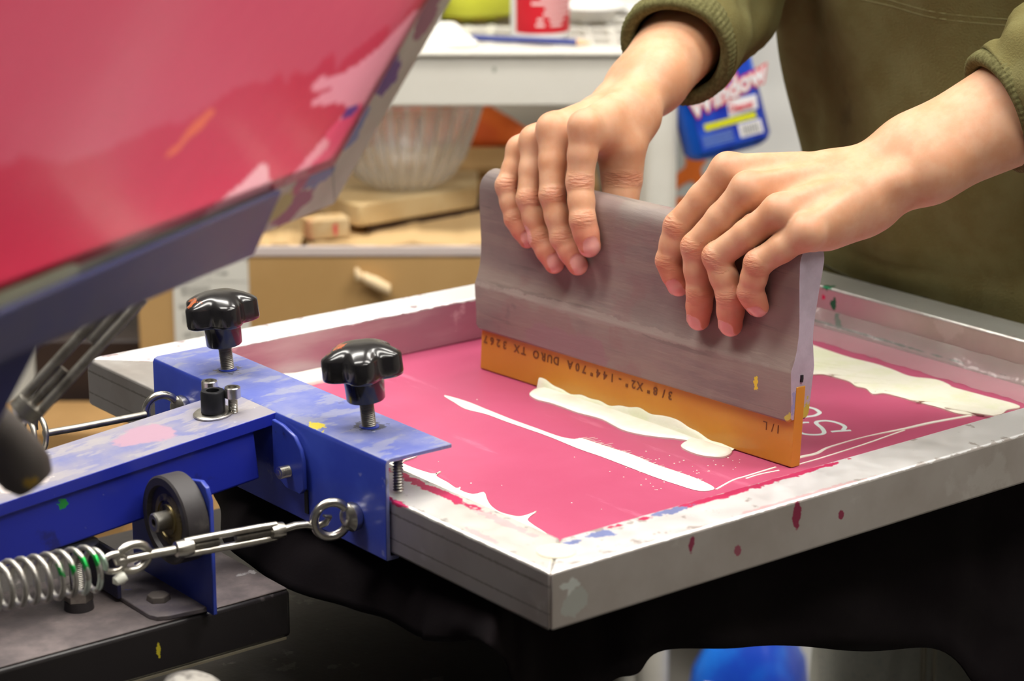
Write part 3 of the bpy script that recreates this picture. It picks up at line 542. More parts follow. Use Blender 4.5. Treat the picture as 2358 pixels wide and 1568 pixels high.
SM = dict(
 A=[(0.3771, 0.1123), (0.3635, 0.1147), (0.3266, 0.1031), (0.3068, 0.1022), (0.2613, 0.1075), (0.2383, 0.1058), (0.2135, 0.1144), (0.1995, 0.1178), (0.171, 0.1158), (0.1671, 0.12), (0.1521, 0.1098), (0.1503, 0.117), (0.1308, 0.1115), (0.1196, 0.1226), (0.1001, 0.1079), (0.0977, 0.1171), (0.0673, 0.1315), (0.0500, 0.1519), (0.0500, 0.600), (0.5237, 0.600), (0.5200, 0.12)],
 B=[(0.1665, 0.0326), (0.1398, 0.0494), (0.1287, 0.0577), (0.1122, 0.0464), (0.102, 0.0317), (0.1492, 0.0298)],
 C=[(0.0861, 0.0339), (0.0782, 0.0472), (0.0665, 0.0657), (0.063, 0.0806), (0.1078, 0.0886), (0.1045, 0.0945), (0.0955, 0.0968), (0.1179, 0.0996), (0.116, 0.1071), (0.0964, 0.1048), (0.0678, 0.1131), (0.0453, 0.1335), (0.0300, 0.1328), (0.0240, 0.0939), (0.0283, 0.0638), (0.0359, 0.0405), (0.0396, 0.0333), (0.078, 0.0303)],
 D=[(0.0657, 0.0373), (0.0625, 0.0464), (0.0578, 0.0538), (0.0703, 0.0648), (0.0573, 0.0732), (0.0451, 0.0777), (0.0364, 0.0662), (0.0354, 0.0475), (0.0388, 0.036)],
 E=[(0.0589, 0.0699), (0.0601, 0.077), (0.0446, 0.0757), (0.0486, 0.0715)],
 F=[(0.3600, 0.0345), (0.3025, 0.0369), (0.2735, 0.0364), (0.2652, 0.0272), (0.2803, 0.0200), (0.3600, 0.0200)],
 G=[(0.2652, 0.0272), (0.2228, 0.0290), (0.1796, 0.0300), (0.1526, 0.0300), (0.2114, 0.0216), (0.2613, 0.0186)])
COLS = dict(A=(.62, .080, .145), B=(.86, .45, .52), C=(.86, .32, .42), D=(.82, .07, .19), E=(.10, .04, .28), F=(.78, .80, .62), G=(.50, .50, .30))
for k_ in 'FG':
    pts2 = smooth_poly(SM[k_], 3); tri = tessellate_polygon([[Vector((p[0], p[1], 0)) for p in pts2]])
    mm = M().add([RS(p[0], p[1], .0009 if k_ == 'F' else .0012) for p in pts2], [tuple(t) for t in tri])
    mm.build('ink_stain', pm('dried_ink_'+dict(F='cream', G='green')[k_], COLS[k_], .35, 0, var=((.66, .68, .48), 9, .35, .65)), rmesh_o, smooth=False)
# the dried inks on the mesh itself, coloured by where they lie
gx_ = np.arange(.034, .5451, .0025); gy_ = np.arange(.034, .6281, .0025); nx_, ny_ = len(gx_), len(gy_)
GX, GY = np.meshgrid(gx_, gy_, indexing='ij'); PX, PY = GX.ravel(), GY.ravel()
def inside(poly, x, y):
    c = np.zeros(len(x), bool); n_p = len(poly)
    for i in range(n_p):
        (x1, y1), (x2, y2) = poly[i][:2], poly[(i+1) % n_p][:2]
        if y1 == y2: continue
        c ^= ((y1 > y) != (y2 > y)) & (x < (x2-x1)*(y-y1)/(y2-y1)+x1)
    return c
COLR = np.tile(np.array([.58, .035, .085]), (len(PX), 1))
for k_ in 'ACDBE': COLR[inside(smooth_poly(SM[k_], 3), PX, PY)] = COLS[k_]
rm_me = bpy.data.meshes.new('mesh_screen'); org_ = V(*rs.location)
qf = [(i*ny_+j, (i+1)*ny_+j, (i+1)*ny_+j+1, i*ny_+j+1) for i in range(nx_-1) for j in range(ny_-1)]
rm_me.from_pydata([tuple(RS(a_, b2, .0004)-org_) for a_, b2 in zip(PX, PY)], [], qf); rm_me.materials.append(m_rmesh)
at2 = rm_me.attributes.new('ink', 'FLOAT_COLOR', 'POINT'); at2.data.foreach_set('color', np.concatenate([COLR, np.ones((len(PX), 1))], 1).astype(np.float32).ravel())
rmesh_o.data = rm_me
_nt = m_rmesh.node_tree; _a = _nt.nodes.new('ShaderNodeAttribute'); _a.attribute_name = 'ink'
for nd in list(_nt.nodes):
    if nd.type == 'MIX' and nd.data_type == 'RGBA' and not nd.inputs[6].is_linked: _nt.links.new(_a.outputs['Color'], nd.inputs[6])
rc = root('raised_print_arm', RS(.25, -.02, 0), 'worn blue clamp bar and arm of the neighbouring print head, holding up the raised screen', 'printing press arm')
m_rblue = pm('scuffed_blue', (.10, .11, .28), .5, 0, var=((.15, .145, .24), 9, .35, .7), coat=0, layers=[((.28, .28, .36), 20, .62, .4, (3, 1, 1)), ((.2, .25, .12), 30, .70, .5)], bump=(80, .1, .001))
mm = M().prism([(.094, .0345), (.0915, .022), (.0840, -.0100), (.45, -.0040), (.45, .0215)], RS(0, 0, .001), r1, r2, r3, .003); mm.build('clamp_plate', m_rblue, rc, bevel=.001)
mm = M().box((.084, -.0140, -.046), (.45, -.0110, .001), (r1, r2, r3), K); mm.build('clamp_back', m_rblue, rc, bevel=.001)
mm = M().box((.262, -.20, -.040), (.325, -.010, .0), (r1, r2, r3), K); mm.build('arm_tube', pm('dark_blue_arm', (.03, .035, .17), .4, coat=.2), rc, bevel=.003)
rt = root('turnbuckle', (-.21, .18, .13), 'blurred grey turnbuckle hanging behind the raised blue arm, at the left edge', 'turnbuckle')
q0, q1 = V(-.1894, .1698, .1539), V(-.2389, .1893, .1006); q0 = q0+(q0-q1)*.25; dq = (q1-q0); Lq = np.linalg.norm(dq); dq /= Lq; sq_ = np.cross(dq, FW); sq_ /= np.linalg.norm(sq_)
mm = M()
for sg in (-1, 1): mm.tube([q0+sq_*.0062*sg, q1+sq_*.0062*sg-dq*.002], .0032, 10)
mm.lathe([(.004, 0), (.0095, .001), (.0095, .009), (.004, .012)], q1-dq*.006, dq, 18); mm.build('turnbuckle_body', m_steeld, rt)
M().tube([q0+dq*.01, q0+dq*Lq*.42], .0028, 10).build('threaded_rod', m_steeld, rt); M().tube([q1-dq*Lq*.35, q1+dq*.012, q1+dq*.018+RT*-.006], .0028, 10).build('hook', m_steeld, rt)
gb = root('arm_bumper', (-.31, .045, .12), 'dark grey rubber arm bumper with a smear of ochre, at the left edge', 'bumper')
p0_, p1_ = V(-.3300, .0500, .1500), V(-.3105, .0400, .1170); dd = p1_-p0_; Ld = np.linalg.norm(dd)
M().lathe([(.0125, 0), (.0135, Ld*.2), (.0150, Ld*.7), (.0145, Ld*.95), (.0110, Ld*1.12), (.003, Ld*1.16)], p0_, dd, 32).build('rubber_cap', pm('grey_rubber', (.095, .08, .072), .55, 0, spots=[((-.3165, .0300, .1190), (.005, .005, .005), (.35, .22, .03), 120)], bump=(60, .2, .001)), gb)
M().tube([p0_-dd*.9, p0_+dd*.2], .0075, 14).build('bumper_rod', m_beam, gb)
# ------------------------------------------------------------------ ROOM (square to the shelf)
def rbox(m, u0, u1, v0, v1, z0, z1): return m.box((u0, v0, z0), (u1, v1, z1), (UB, VB, V(0, 0, 1)))
FZ = -1.02
m_wall = pm('cream_wall', (.62, .59, .53), .7, 0, var=((.57, .54, .48), 2, .35, .7), bump=(120, .1, .001))
m_ceil = pm('white_ceiling', (.78, .77, .74), .8)
m_floor = pm('grey_floor', (.12, .11, .10), .5, 0, var=((.16, .15, .135), 3, .4, .65), bump=(30, .1, .001))
m_dwall = pm('grey_blue_wall', (.16, .16, .165), .7, 0, var=((.14, .14, .15), 2, .35, .7))
CZ = 1.75
for nm, bx, mt in (('floor', (-3.2, 3.2, -3.4, 2.75, FZ-.05, FZ), m_floor), ('ceiling', (-3.2, 3.2, -3.4, 2.75, CZ, CZ+.05), m_ceil), ('wall_back', (-3.2, 3.2, 2.7, 2.75, FZ, CZ), m_wall),
                   ('wall_front', (-3.2, 3.2, -3.4, -3.35, FZ, CZ), m_dwall), ('wall_left', (-3.2, -3.15, -3.35, 2.7, FZ, CZ), m_dwall), ('wall_right', (3.15, 3.2, -3.35, 2.7, FZ, CZ), m_wall)):
    tag(rbox(M(), *bx).build(nm, mt, smooth=False), kind='structure')
m_lamp = pm('lamp_diffuser', (.9, .9, .9), .5, emit=((1.0, .965, .90), LIGHT))
for i, (u, v) in enumerate([(.75, -.75), (-.80, .15), (.80, .25), (-.75, 1.15), (.85, 1.15)]):
    c = B(u, v, CZ)
    lt = root('ceiling_light', c, 'long fluorescent ceiling light panel above the press, out of view', 'ceiling light', 'ceiling lights')
    rbox(M(), u-.64, u+.64, v-.19, v+.19, CZ-.045, CZ-.012).build('light_frame', m_ceil, lt, smooth=False)
    rbox(M(), u-.6, u+.6, v-.15, v+.15, CZ-.052, CZ-.045).build('diffuser', m_lamp, lt, smooth=False)
# ------------------------------------------------------------------ WHITE SHELF UNIT
m_resin = pm('cream_resin', (.70, .675, .61), .42, 0, var=((.65, .62, .55), 6, .4, .7), spots=[(tuple(B(-.045, 1.618, .043)), (.004, .004, .004), (.35, .36, .3), 80)])
sh = root('utility_shelf', B(-.5, 1.8, FZ), 'cream plastic utility shelf with lattice top, behind the hands', 'shelf')
rbox(M(), -1.30, .158, 1.62, 1.64, -.0055, .062).build('front_skirt', m_resin, sh, bevel=.003)
rbox(M(), -1.30, .158, 1.615, 1.66, .058, .066).build('front_lip', m_resin, sh, bevel=.003)
mm = M()
for k in range(24): rbox(mm, -.61+.0325*k, -.598+.0325*k, 1.655, 2.10, .050, .064)
for v in (1.668, 1.74, 1.83, 1.92, 2.01, 2.09): rbox(mm, -.62, .158, v, v+.016, .052, .0655)
mm.build('lattice', m_resin, sh, bevel=.0015, seg=1)
for (u, v) in ((.168, 1.64), (.168, 2.08), (-1.33, 1.64), (-1.33, 2.08)):
    mm = M(); rings = []
    for z, r in ((FZ, .0235), (-.30, .0225), (.06, .0215), (.30, .021)): rings.append([B(u+r*math.cos(t)*(abs(math.cos(t))**-.25 if abs(math.cos(t)) > .05 else 1), v+r*math.sin(t), z) for t in np.linspace(0, 2*math.pi, 32, endpoint=False)])
    mm.loft(rings).build('leg', m_resin, sh)
rbox(M(), -1.30, .130, 1.47, 2.36, -.665, -.62).build('lower_deck', m_resin, sh, bevel=.004)
# pencil
pc = root('pencil', B(0, 1.66, .07), 'blue hexagonal pencil lying on the cream shelf', 'pencil')
pa0, pa1 = B(-.096, 1.700, .0715), B(.078, 1.648, .0715); dp = (pa1-pa0)/np.linalg.norm(pa1-pa0)
M().cyl(pa0+dp*.022, pa1-dp*.018, .0046, n=6).build('pencil_body', pm('blue_pencil_paint', (.02, .035, .20), .5), pc)
M().cyl(pa0+dp*.008, pa0+dp*.022, .0044, n=14).build('ferrule', pm('grey_ferrule', (.55, .56, .52), .4, .5), pc)
M().cyl(pa0, pa0+dp*.008, .0040, n=14).build('eraser', pm('blue_tip', (.06, .09, .45), .5), pc)
mm = M().cyl(pa1-dp*.018, pa1, .0045, .0014, n=14); mm.build('pencil_point', pm('bare_wood', (.70, .45, .26), .6), pc)
# white lump (plaster / paste)
tag(M().lathe([(.040, 0), (.041, .006), (.034, .012), (.026, .018), (.021, .024), (.012, .029), (.001, .030)], B(-.108, 1.665, .066), (0, 0, 1), 32, fn=lambda a, q: 1+.12*math.sin(3*a+q*90)).build('paste_lump', pm('white_paste', (.84, .83, .78), .45), loc=B(-.108, 1.665, .066)), 'rounded white lump of paste on the shelf edge, left of the pencil', 'lump')
# red jar
jr = root('jar', B(.014, 1.735, .066), 'white jar with a red label of fine print, standing on the cream shelf', 'jar')
m_jlab = pm('red_label', (.55, .008, .02), .5)
M().lathe([(.034, 0), (.0385, .003), (.0385, .115), (.03, .125), (.03, .14)], B(.014, 1.735, .0665), (0, 0, 1), 40).build('jar_body', pm('white_jar', (.78, .78, .76), .35), jr)
mm = M(); R0 = .0388; cj = B(.014, 1.735, 0)
rr = []
for z in (.076, .170): rr.append([cj+UB*R0*math.sin(t)-VB*R0*math.cos(t)+V(0, 0, z) for t in np.linspace(-.95, 2.6, 30)])
mm.loft(rr, closed=False, caps=False).build('jar_label', m_jlab, jr)
mm = M()
for k, (z, t0, t1) in enumerate([(.150, -.3, 1.1), (.143, -.2, 1.2), (.136, -.35, 1.1), (.129, -.1, 1.15), (.122, .0, 1.2), (.115, -.3, 1.2), (.108, .15, 1.25), (.101, .1, 1.2), (.094, -.1, .1), (.094, .3, .9), (.087, -.15, .15), (.087, .35, .8)]):
    r_ = []
    for zz in (z-.0019, z+.0019): r_.append([cj+UB*(R0+.0004)*math.sin(t)-VB*(R0+.0004)*math.cos(t)+V(0, 0, zz) for t in np.linspace(t0, t1, 12)])
    mm.loft(r_, closed=False, caps=False)
mm.build('label_print', pm('pale_print', (.80, .55, .55), .5), jr)
# spoon / scoop
sp = root('scoop', B(.10, 1.85, .066), 'shallow white plastic scoop lying behind the red jar', 'scoop')
mm = M().lathe([(.001, .010), (.030, .014), (.046, .026), (.050, .032), (.048, .034), (.044, .028), (.028, .018), (.001, .014)], B(.085, 1.87, .058), (0, 0, 1), 36, fn=lambda a, q: 1); mm.build('bowl', pm('white_plastic', (.80, .79, .75), .35), sp)
rbox(M(), .125, .26, 1.86, 1.885, .078, .088).build('handle', pm('white_plastic_handle', (.82, .81, .78), .35), sp, bevel=.004)
rc2 = rbox(M(), -.18, -.12, 1.77, 1.84, .066, .15).build('box', pm('red_white_box', (.74, .74, .74), .5, spots=[(tuple(B(-.16, 1.77, .08)), (.035, .03, .018), (.65, .02, .04), 20)]), loc=B(-.15, 1.8, .066), bevel=.002)
tag(rc2, 'small white and red carton on the shelf beside the raised screen', 'carton')
mm = M().lathe([(.055, 0), (.075, .01), (.082, .04), (.080, .045), (.070, .02), (.001, .008)], B(-.085, 1.93, .0665), (0, 0, 1), 36)
tag(mm.build('dish', pm('lime_plastic', (.50, .52, .04), .4), loc=B(-.085, 1.93, .066)), 'lime green plastic dish on the shelf, at the top edge', 'dish')
tag(rbox(M(), .06, .30, 1.95, 2.06, .066, .20).build('carton', pm('white_carton', (.80, .80, .77), .5), loc=B(.15, 2, .066), bevel=.003), 'plain white carton behind the scoop, at the top edge', 'carton')
# ------------------------------------------------------------------ CARDBOARD AND THINGS BELOW THE SHELF
m_card = pm('cardboard', (.47, .285, .11), .75, 0, var=((.41, .24, .085), 5, .35, .7), bump=(90, .1, .001))
m_card2 = pm('cardboard_light', (.60, .41, .20), .75, 0, var=((.50, .33, .15), 8, .35, .7), bump=(90, .1, .001))
m_card3 = pm('cardboard_brown', (.40, .23, .085), .75, 0, var=((.30, .17, .06), 4, .35, .7, (1, 1, 5)), bump=(90, .1, .001))
bx = root('cardboard_box', B(-.24, 1.70, -.59), 'large cardboard box with a white shipping label, behind the flat screen', 'box')
rbox(M(), -.494, .02, 1.50, 1.80, -.59, -.1685).build('box_body', m_card, bx, bevel=.003)
rbox(M(), -.36, .02, 1.4985, 1.505, -.166, -.1535).build('packing_tape', pm('pale_tape', (.62, .53, .50), .35, spec=.8), bx, bevel=.0008)
mm = M()
for (u0, u1, v0, v1, z, tl_) in [(-.40, -.282, 1.51, 1.66, -.153, .006), (-.272, .03, 1.505, 1.68, -.152, .008)]:
    n = 20; top_ = []
    rg = []
    for i in range(n+1):
        u = u0+(u1-u0)*i/n; dz = .003*math.sin(i*.9)+.002*math.sin(i*2.3)
        rg.append([B(u, v0+.004*math.sin(i*.7), z-.006+dz), B(u, v1, z-.006+tl_), B(u, v1, z+tl_), B(u, v0+.004*math.sin(i*.7), z+dz)])
    mm.loft(rg)
mm.build('flap', m_card2, bx, angle=30)
lb = rbox(M(), -.447, -.349, 1.4978, 1.499, -.34, -.158).build('shipping_label', pm('label_paper', (.66, .64, .58), .5), bx, smooth=False, label='white shipping label with grey printing')
mm = M(); mt_ = pm('label_print_grey', (.20, .20, .18), .6)
LT = lambda t, s, u, z, bold=0.0: (lambda q: mm.add(q.v, q.f))(text_mesh(t, s, B(u, 1.4975, z), UB, V(0, 0, 1), -VB, bold=bold, depth=.0002))
LT('SHIP', .006, -.395, -.176); LT('P 1004', .006, -.392, -.190); LT('SIZE COLOUR', .0062, -.438, -.210); LT('BR COTTON TEE', .0058, -.436, -.217)
LT('SHIP FROM', .008, -.440, -.235); LT('1110', .0200, -.438, -.255, .0002); LT('LOT NO', .007, -.436, -.272); LT('QTY 72', .007, -.434, -.282)
rbox(mm, -.445, -.351, 1.4974, 1.4977, -.1995, -.199); rbox(mm, -.400, -.3995, 1.4974, 1.4977, -.199, -.165)
rbox(mm, -.353, -.350, 1.4974, 1.4977, -.172, -.169)
mm.build('label_lettering', mt_, lb, smooth=False)
mm = M(); rg = []
for i in range(16):
    t = i/15; c = B(-.2105+.045*t, 1.488, -.187-.022*t); r_ = .0075*(1-.2*abs(math.sin(t*5)))+.001
    if t < .25: r_ *= .8+.3*math.sin(t*20)
    rg.append([c+(VB*-math.cos(a_)+V(0, 0, 1)*math.sin(a_))*r_*(1+.06*a_)-VB*0 for a_ in np.linspace(-1.2, 3.6, 14)])
mm.loft(rg, closed=False, caps=False).build('torn_curl', pm('torn_card', (.72, .55, .33), .7), bx, solid=.0008, label='pale curled strip of torn card')
bx.location = Vector(B(-.24-.014, 1.80, -.62))
# block, plank, dark tray, bowl
ob_ = B(-.262, 1.628, -.1770)
bk = mm = M(); mm.box((-.030, -.015, 0), (.026, .02, .026), (UB*.93+VB*.35, VB*.93-UB*.35, V(0, 0, 1)), ob_)
tag(mm.build('wood_block', pm('pine', (.62, .46, .26), .6, 0, var=((.52, .33, .15), 20, .4, .6), spots=[(tuple(B(-.250, 1.615, -.165)), (.003, .010, .010), (.6, .05, .06), 200), (tuple(B(-.288, 1.61, -.165)), (.014, .014, .02), (.48, .22, .10), 40)]), loc=ob_, bevel=.002), 'small pine offcut with a red mark, on the cardboard flaps', 'wood block')
pk = mm = M(); mm.prism([(-.283, 1.735), (-.232, 1.650), (-.220, 1.643), (-.070, 1.760), (-.070, 1.86), (-.25, 1.86)], V(0, 0, -.1680), UB, VB, V(0, 0, 1), .030)
tag(mm.build('wood_plank', pm('pale_pine', (.64, .49, .27), .6, 0, var=((.55, .38, .18), 12, .35, .65)), loc=B(-.165, 1.76, -.168), bevel=.003), 'pale pine plank under the clear bowl', 'plank')
mm = M(); mm.prism([(-.212, 1.662), (-.064, 1.768), (-.064, 1.84), (-.2, 1.84)], V(0, 0, -.1780), UB, VB, V(0, 0, 1), .0098)
tag(mm.build('tray', pm('dark_tray', (.045, .02, .015), .5), loc=B(-.13, 1.78, -.178), bevel=.001), 'dark brown tray under the pine plank', 'tray')
rbs = rbox(M(), -.45, .10, 1.905, 2.30, -.62, -.165).build('carton', m_card3, loc=B(-.2, 2.05, -.62), bevel=.004)
tag(rbs, 'brown cardboard carton standing behind the bowl and the labelled box', 'box')
mm = M(); rbox(mm, -.50, .05, 1.94, 2.10, -.165, -.150); tag(mm.build('cardboard_sheet', m_card, loc=B(-.1, 2.0, -.165), bevel=.006), 'tan cardboard sheet lying in front on the rear carton', 'cardboard')
bw = mm = M()
fl_ = lambda a, q: 1+.045*abs(math.sin(13*a))*(1 if q > .01 else .2)
mm.lathe([(.001, 0), (.042, 0), (.046, .004), (.062, .016), (.078, .040), (.092, .075), (.106, .118), (.109, .122), (.1055, .121), (.089, .075), (.075, .042), (.059, .019), (.043, .008), (.001, .006)], B(-.168, 1.760, -.1378), (0, 0, 1), 208, fn=fl_)
m_glass = pm('clear_bowl_plastic', (.78, .74, .70), .14, 0, alpha=.27, spec=1.0, coat=1, ior=1.5)
bwo = tag(mm.build('bowl', m_glass, angle=25, loc=B(-.168, 1.760, -.1378)), 'clear fluted plastic bowl standing on the pine plank under the shelf', 'bowl')
mm = M(); cb_ = B(-.168, 1.760, -.1378)
for k in range(26):
    a_ = math.pi*(2*k+1)/26
    mm.tube([cb_+(UB*math.cos(a_)+VB*math.sin(a_))*r_*1.02+V(0, 0, h1) for r_, h1 in ((.050, .006), (.064, .0165), (.080, .040), (.094, .075), (.1055, .112))], [.0012, .0024, .0028, .0026, .0020], 8, flat=.6)
mm.build('rib', pm('bowl_rib_plastic', (.86, .84, .82), .10, 0, alpha=.45, spec=1.0, coat=1), bwo)
# orange cloth and grey poster
ocl = M(); rg = []
for i in range(31):
    t = i/30; u = -.34+.375*t; top__ = -.085-.078*max(0, (t-.70)/.30)**.8; rg.append([B(u, 2.17+.010*math.sin(i*.8)+.02*j/5, -.165+(top__+.165)*j/5 if j else -.164) for j in range(6)])
ocl.loft(rg, closed=False, caps=False); tag(ocl.build('orange_cloth', pm('orange_fabric', (.68, .13, .012), .7, 0, var=((.60, .09, .01), 12, .4, .6)), loc=B(-.1, 2.2, -.15), solid=.012, angle=180), 'orange cloth heaped behind the clear bowl', 'cloth')
rbox(M(), -.60, .175, 2.36, 2.38, FZ, .60).build('partition_panel', pm('grey_board', (.36, .33, .27), .7), loc=B(-.2, 2.37, FZ), smooth=False)
tag(bpy.data.objects['partition_panel'], 'plain grey backboard behind the shelf unit', 'board')
ps = root('poster', B(.25, 2.10, -.3), 'grey poster with orange figure shapes, right of the cream shelf leg', 'poster')
rbox(M(), .19, .30, 2.10, 2.104, -.62, .30).build('poster_sheet', pm('grey_poster', (.36, .38, .37), .5, var=((.42, .44, .42), 5, .4, .7)), ps, smooth=False)
mm = M(); PS = lambda x, y: (.2207+(x-1556)*.000660, -.0998-(y-260)*.000645)
for poly in ([(1580, 345), (1592, 338), (1604, 350), (1625, 352), (1628, 372), (1615, 390), (1618, 405), (1632, 430), (1640, 470), (1618, 470), (1606, 430), (1594, 418), (1575, 428), (1556, 445), (1540, 450), (1540, 420), (1556, 405), (1580, 385)], [(1540, 458), (1640, 458), (1645, 560), (1540, 560)]):
    mm.prism([PS(*p) for p in poly], B(0, 2.099, 0), UB, V(0, 0, 1), VB, -.0008)
mm.build('orange_figure', pm('poster_orange', (.56, .12, .012), .5), ps, smooth=False)
rbox(M(), .285, .70, 2.085, 2.099, FZ, .8).build('divider_board', pm('white_board', (.68, .68, .66), .5), smooth=False, loc=B(.5, 2.09, FZ)); tag(bpy.data.objects['divider_board'], 'smooth white upright board between the poster and the person', 'board')
tag(rbox(M(), -.80, -.585, 2.0, 2.05, -.62, -.36).build('white_bin', pm('white_bin', (.76, .73, .66), .45), loc=B(-.7, 2, -.62), bevel=.004), 'white container beside the dark box, seen under the raised arm', 'container')
tag(rbox(M(), -.66, -.497, 1.66, 1.90, -.62, -.325).build('dark_case', pm('dark_case', (.03, .018, .015), .5), loc=B(-.58, 1.8, -.62), bevel=.004), 'dark brown case left of the labelled cardboard box', 'case')
tag(rbox(M(), -.98, -.52, 1.50, 1.63, -.62, -.40).build('carton', m_card3, loc=B(-.75, 1.55, -.62), bevel=.004), 'brown carton at the left edge behind the clamped corner of the screen', 'box')
# ------------------------------------------------------------------ BLUE BOTTLES
m_bb = pm('blue_bottle', (.01, .11, .62), .22, 0, coat=.5, var=((.012, .03, .36), 9, .45, .6))
ang = math.radians(15); bu = UB*math.cos(ang)+V(0, 0, 1)*math.sin(ang); bz_ = -UB*math.sin(ang)+V(0, 0, 1)*math.cos(ang)
O1 = B(.258, 1.66, -.0700)
bt = root('spray_bottle', O1, 'blue spray bottle of window cleaner hanging tilted by the shelf, between sleeve and shirt', 'bottle')
def bottle_body(o, ux, uy, uz, w, d, h, mat, parent, neck=True):
    rg = []
    for z, kx, ky in [(0, .80, .8), (.004, .92, .92), (.012, 1, 1), (h*.5, .98, 1), (h*.72, .86, .95), (h*.86, .58, .7), (h*.93, .34, .5), (h, .26, .42)]:
        rg.append([V(*o)+uz*z+ux*w/2*kx*np.sign(math.cos(t))*abs(math.cos(t))**.55+uy*d/2*ky*np.sign(math.sin(t))*abs(math.sin(t))**.55 for t in np.linspace(0, 2*math.pi, 40, endpoint=False)])
    return M().loft(rg).build('bottle_body', mat, parent, angle=60)
bottle_body(O1, bu, VB, bz_, .116, .06, .235, m_bb, bt)
M().cyl(O1+bz_*.235, O1+bz_*.262, .016, n=24).build('collar', pm('white_cap', (.8, .8, .8), .4), bt)
mm = M().box((-.05, -.012, .262), (.028, .012, .292), (bu, VB, bz_), O1); mm.build('trigger_head', bpy.data.materials['white_cap'], bt, bevel=.006)
LBL = lambda x, z: O1+bu*x+bz_*z-VB*.0312
bt_ = UB*math.cos(math.radians(29))+V(0, 0, 1)*math.sin(math.radians(29)); bzt_ = -UB*math.sin(.2)+V(0, 0, 1)*math.cos(.2)
dk = M().prism([(-.034, .012), (.050, .012), (.050, .135), (.0, .135), (-.034, .090)], LBL(0, 0), bu, bz_, VB, -.0004).build('bottle_label', pm('navy_label', (.012, .03, .40), .35, var=((.02, .08, .55), 20, .4, .65)), bt, smooth=False)
q = text_mesh('Window', .0350, LBL(-.036, .058)-VB*.0009, bt_, bzt_, -VB, bold=.0036, depth=.0002, sx=.86); q.build('label_lettering', pm('label_red', (.70, .03, .06), .4), dk, smooth=False)
q = text_mesh('Window', .0350, LBL(-.036, .058)-VB*.0018, bt_, bzt_, -VB, bold=.0012, depth=.0002, sx=.86); q.build('label_lettering', pm('label_white', (.80, .78, .80), .4), dk, smooth=False)
q = M().prism([(.010, .048), (.048, .050), (.050, .068), (.012, .070)], LBL(0, 0)-VB*.0009, bu, bz_, VB, -.0003); q.build('label_flash', bpy.data.materials['label_white'], dk, smooth=False)
q = text_mesh('Cleaner', .0125, LBL(.012, .054)-VB*.0020, bu, bz_, -VB, bold=.0003, depth=.0002, sx=.8); q.build('label_lettering', bpy.data.materials['label_red'], dk, smooth=False)
q = M().prism([(-.024, .038), (.044, .038), (.044, .047), (-.024, .047)], LBL(0, 0)-VB*.0005, bu, bz_, VB, -.0003); q.build('label_stripe', pm('label_yellow', (.66, .66, .02), .4), dk, smooth=False)
q = M().prism([(.018, .018), (.048, .018), (.048, .036), (.018, .036)], LBL(0, 0)-VB*.0009, bu, bz_, VB, -.0003); q.build('label_panel', bpy.data.materials['label_white'], dk, smooth=False)
q = M()
for k in range(7): q.prism([(.023+.0032*k, .021), (.0243+.0032*k, .021), (.0243+.0032*k, .033), (.023+.0032*k, .033)], LBL(0, 0)-VB*.0014, bu, bz_, VB, -.0003)
q.build('barcode', mt_, dk, smooth=False)
q = M()
for k in range(4): q.prism([(-.03, .018+.004*k), (.010, .018+.004*k), (.010, .0200+.004*k), (-.03, .0200+.004*k)], LBL(0, 0)-VB*.0009, bu, bz_, VB, -.0002)
q.build('fine_print', pm('label_paleblue', (.16, .26, .62), .5), dk, smooth=False)
O2 = B(.305, 1.66, -.985)
b2 = root('jug', O2, 'blue plastic jug with white labels standing low behind the hanging black cloth', 'jug')
t2 = math.radians(-20); gx = UB*math.cos(t2)+VB*math.sin(t2); gy = np.cross(V(0, 0, 1), gx)
bottle_body(O2+V(0, 0, -.035), gx, gy, V(0, 0, 1)-VB*.0, .17, .15, .32, pm('bright_blue_jug', (.01, .17, .72), .3, coat=.3, var=((.01, .06, .5), 7, .4, .6)), b2)
for (x0, z0_, w, hh) in ((-.045, .150, .026, .04), (.012, .172, .02, .024)):
    q = M().box((x0, -.078, z0_), (x0+w, -.074, z0_+hh), (gx, gy, V(0, 0, 1)), O2); q.build('jug_label', bpy.data.materials['label_white'], b2, bevel=.001)
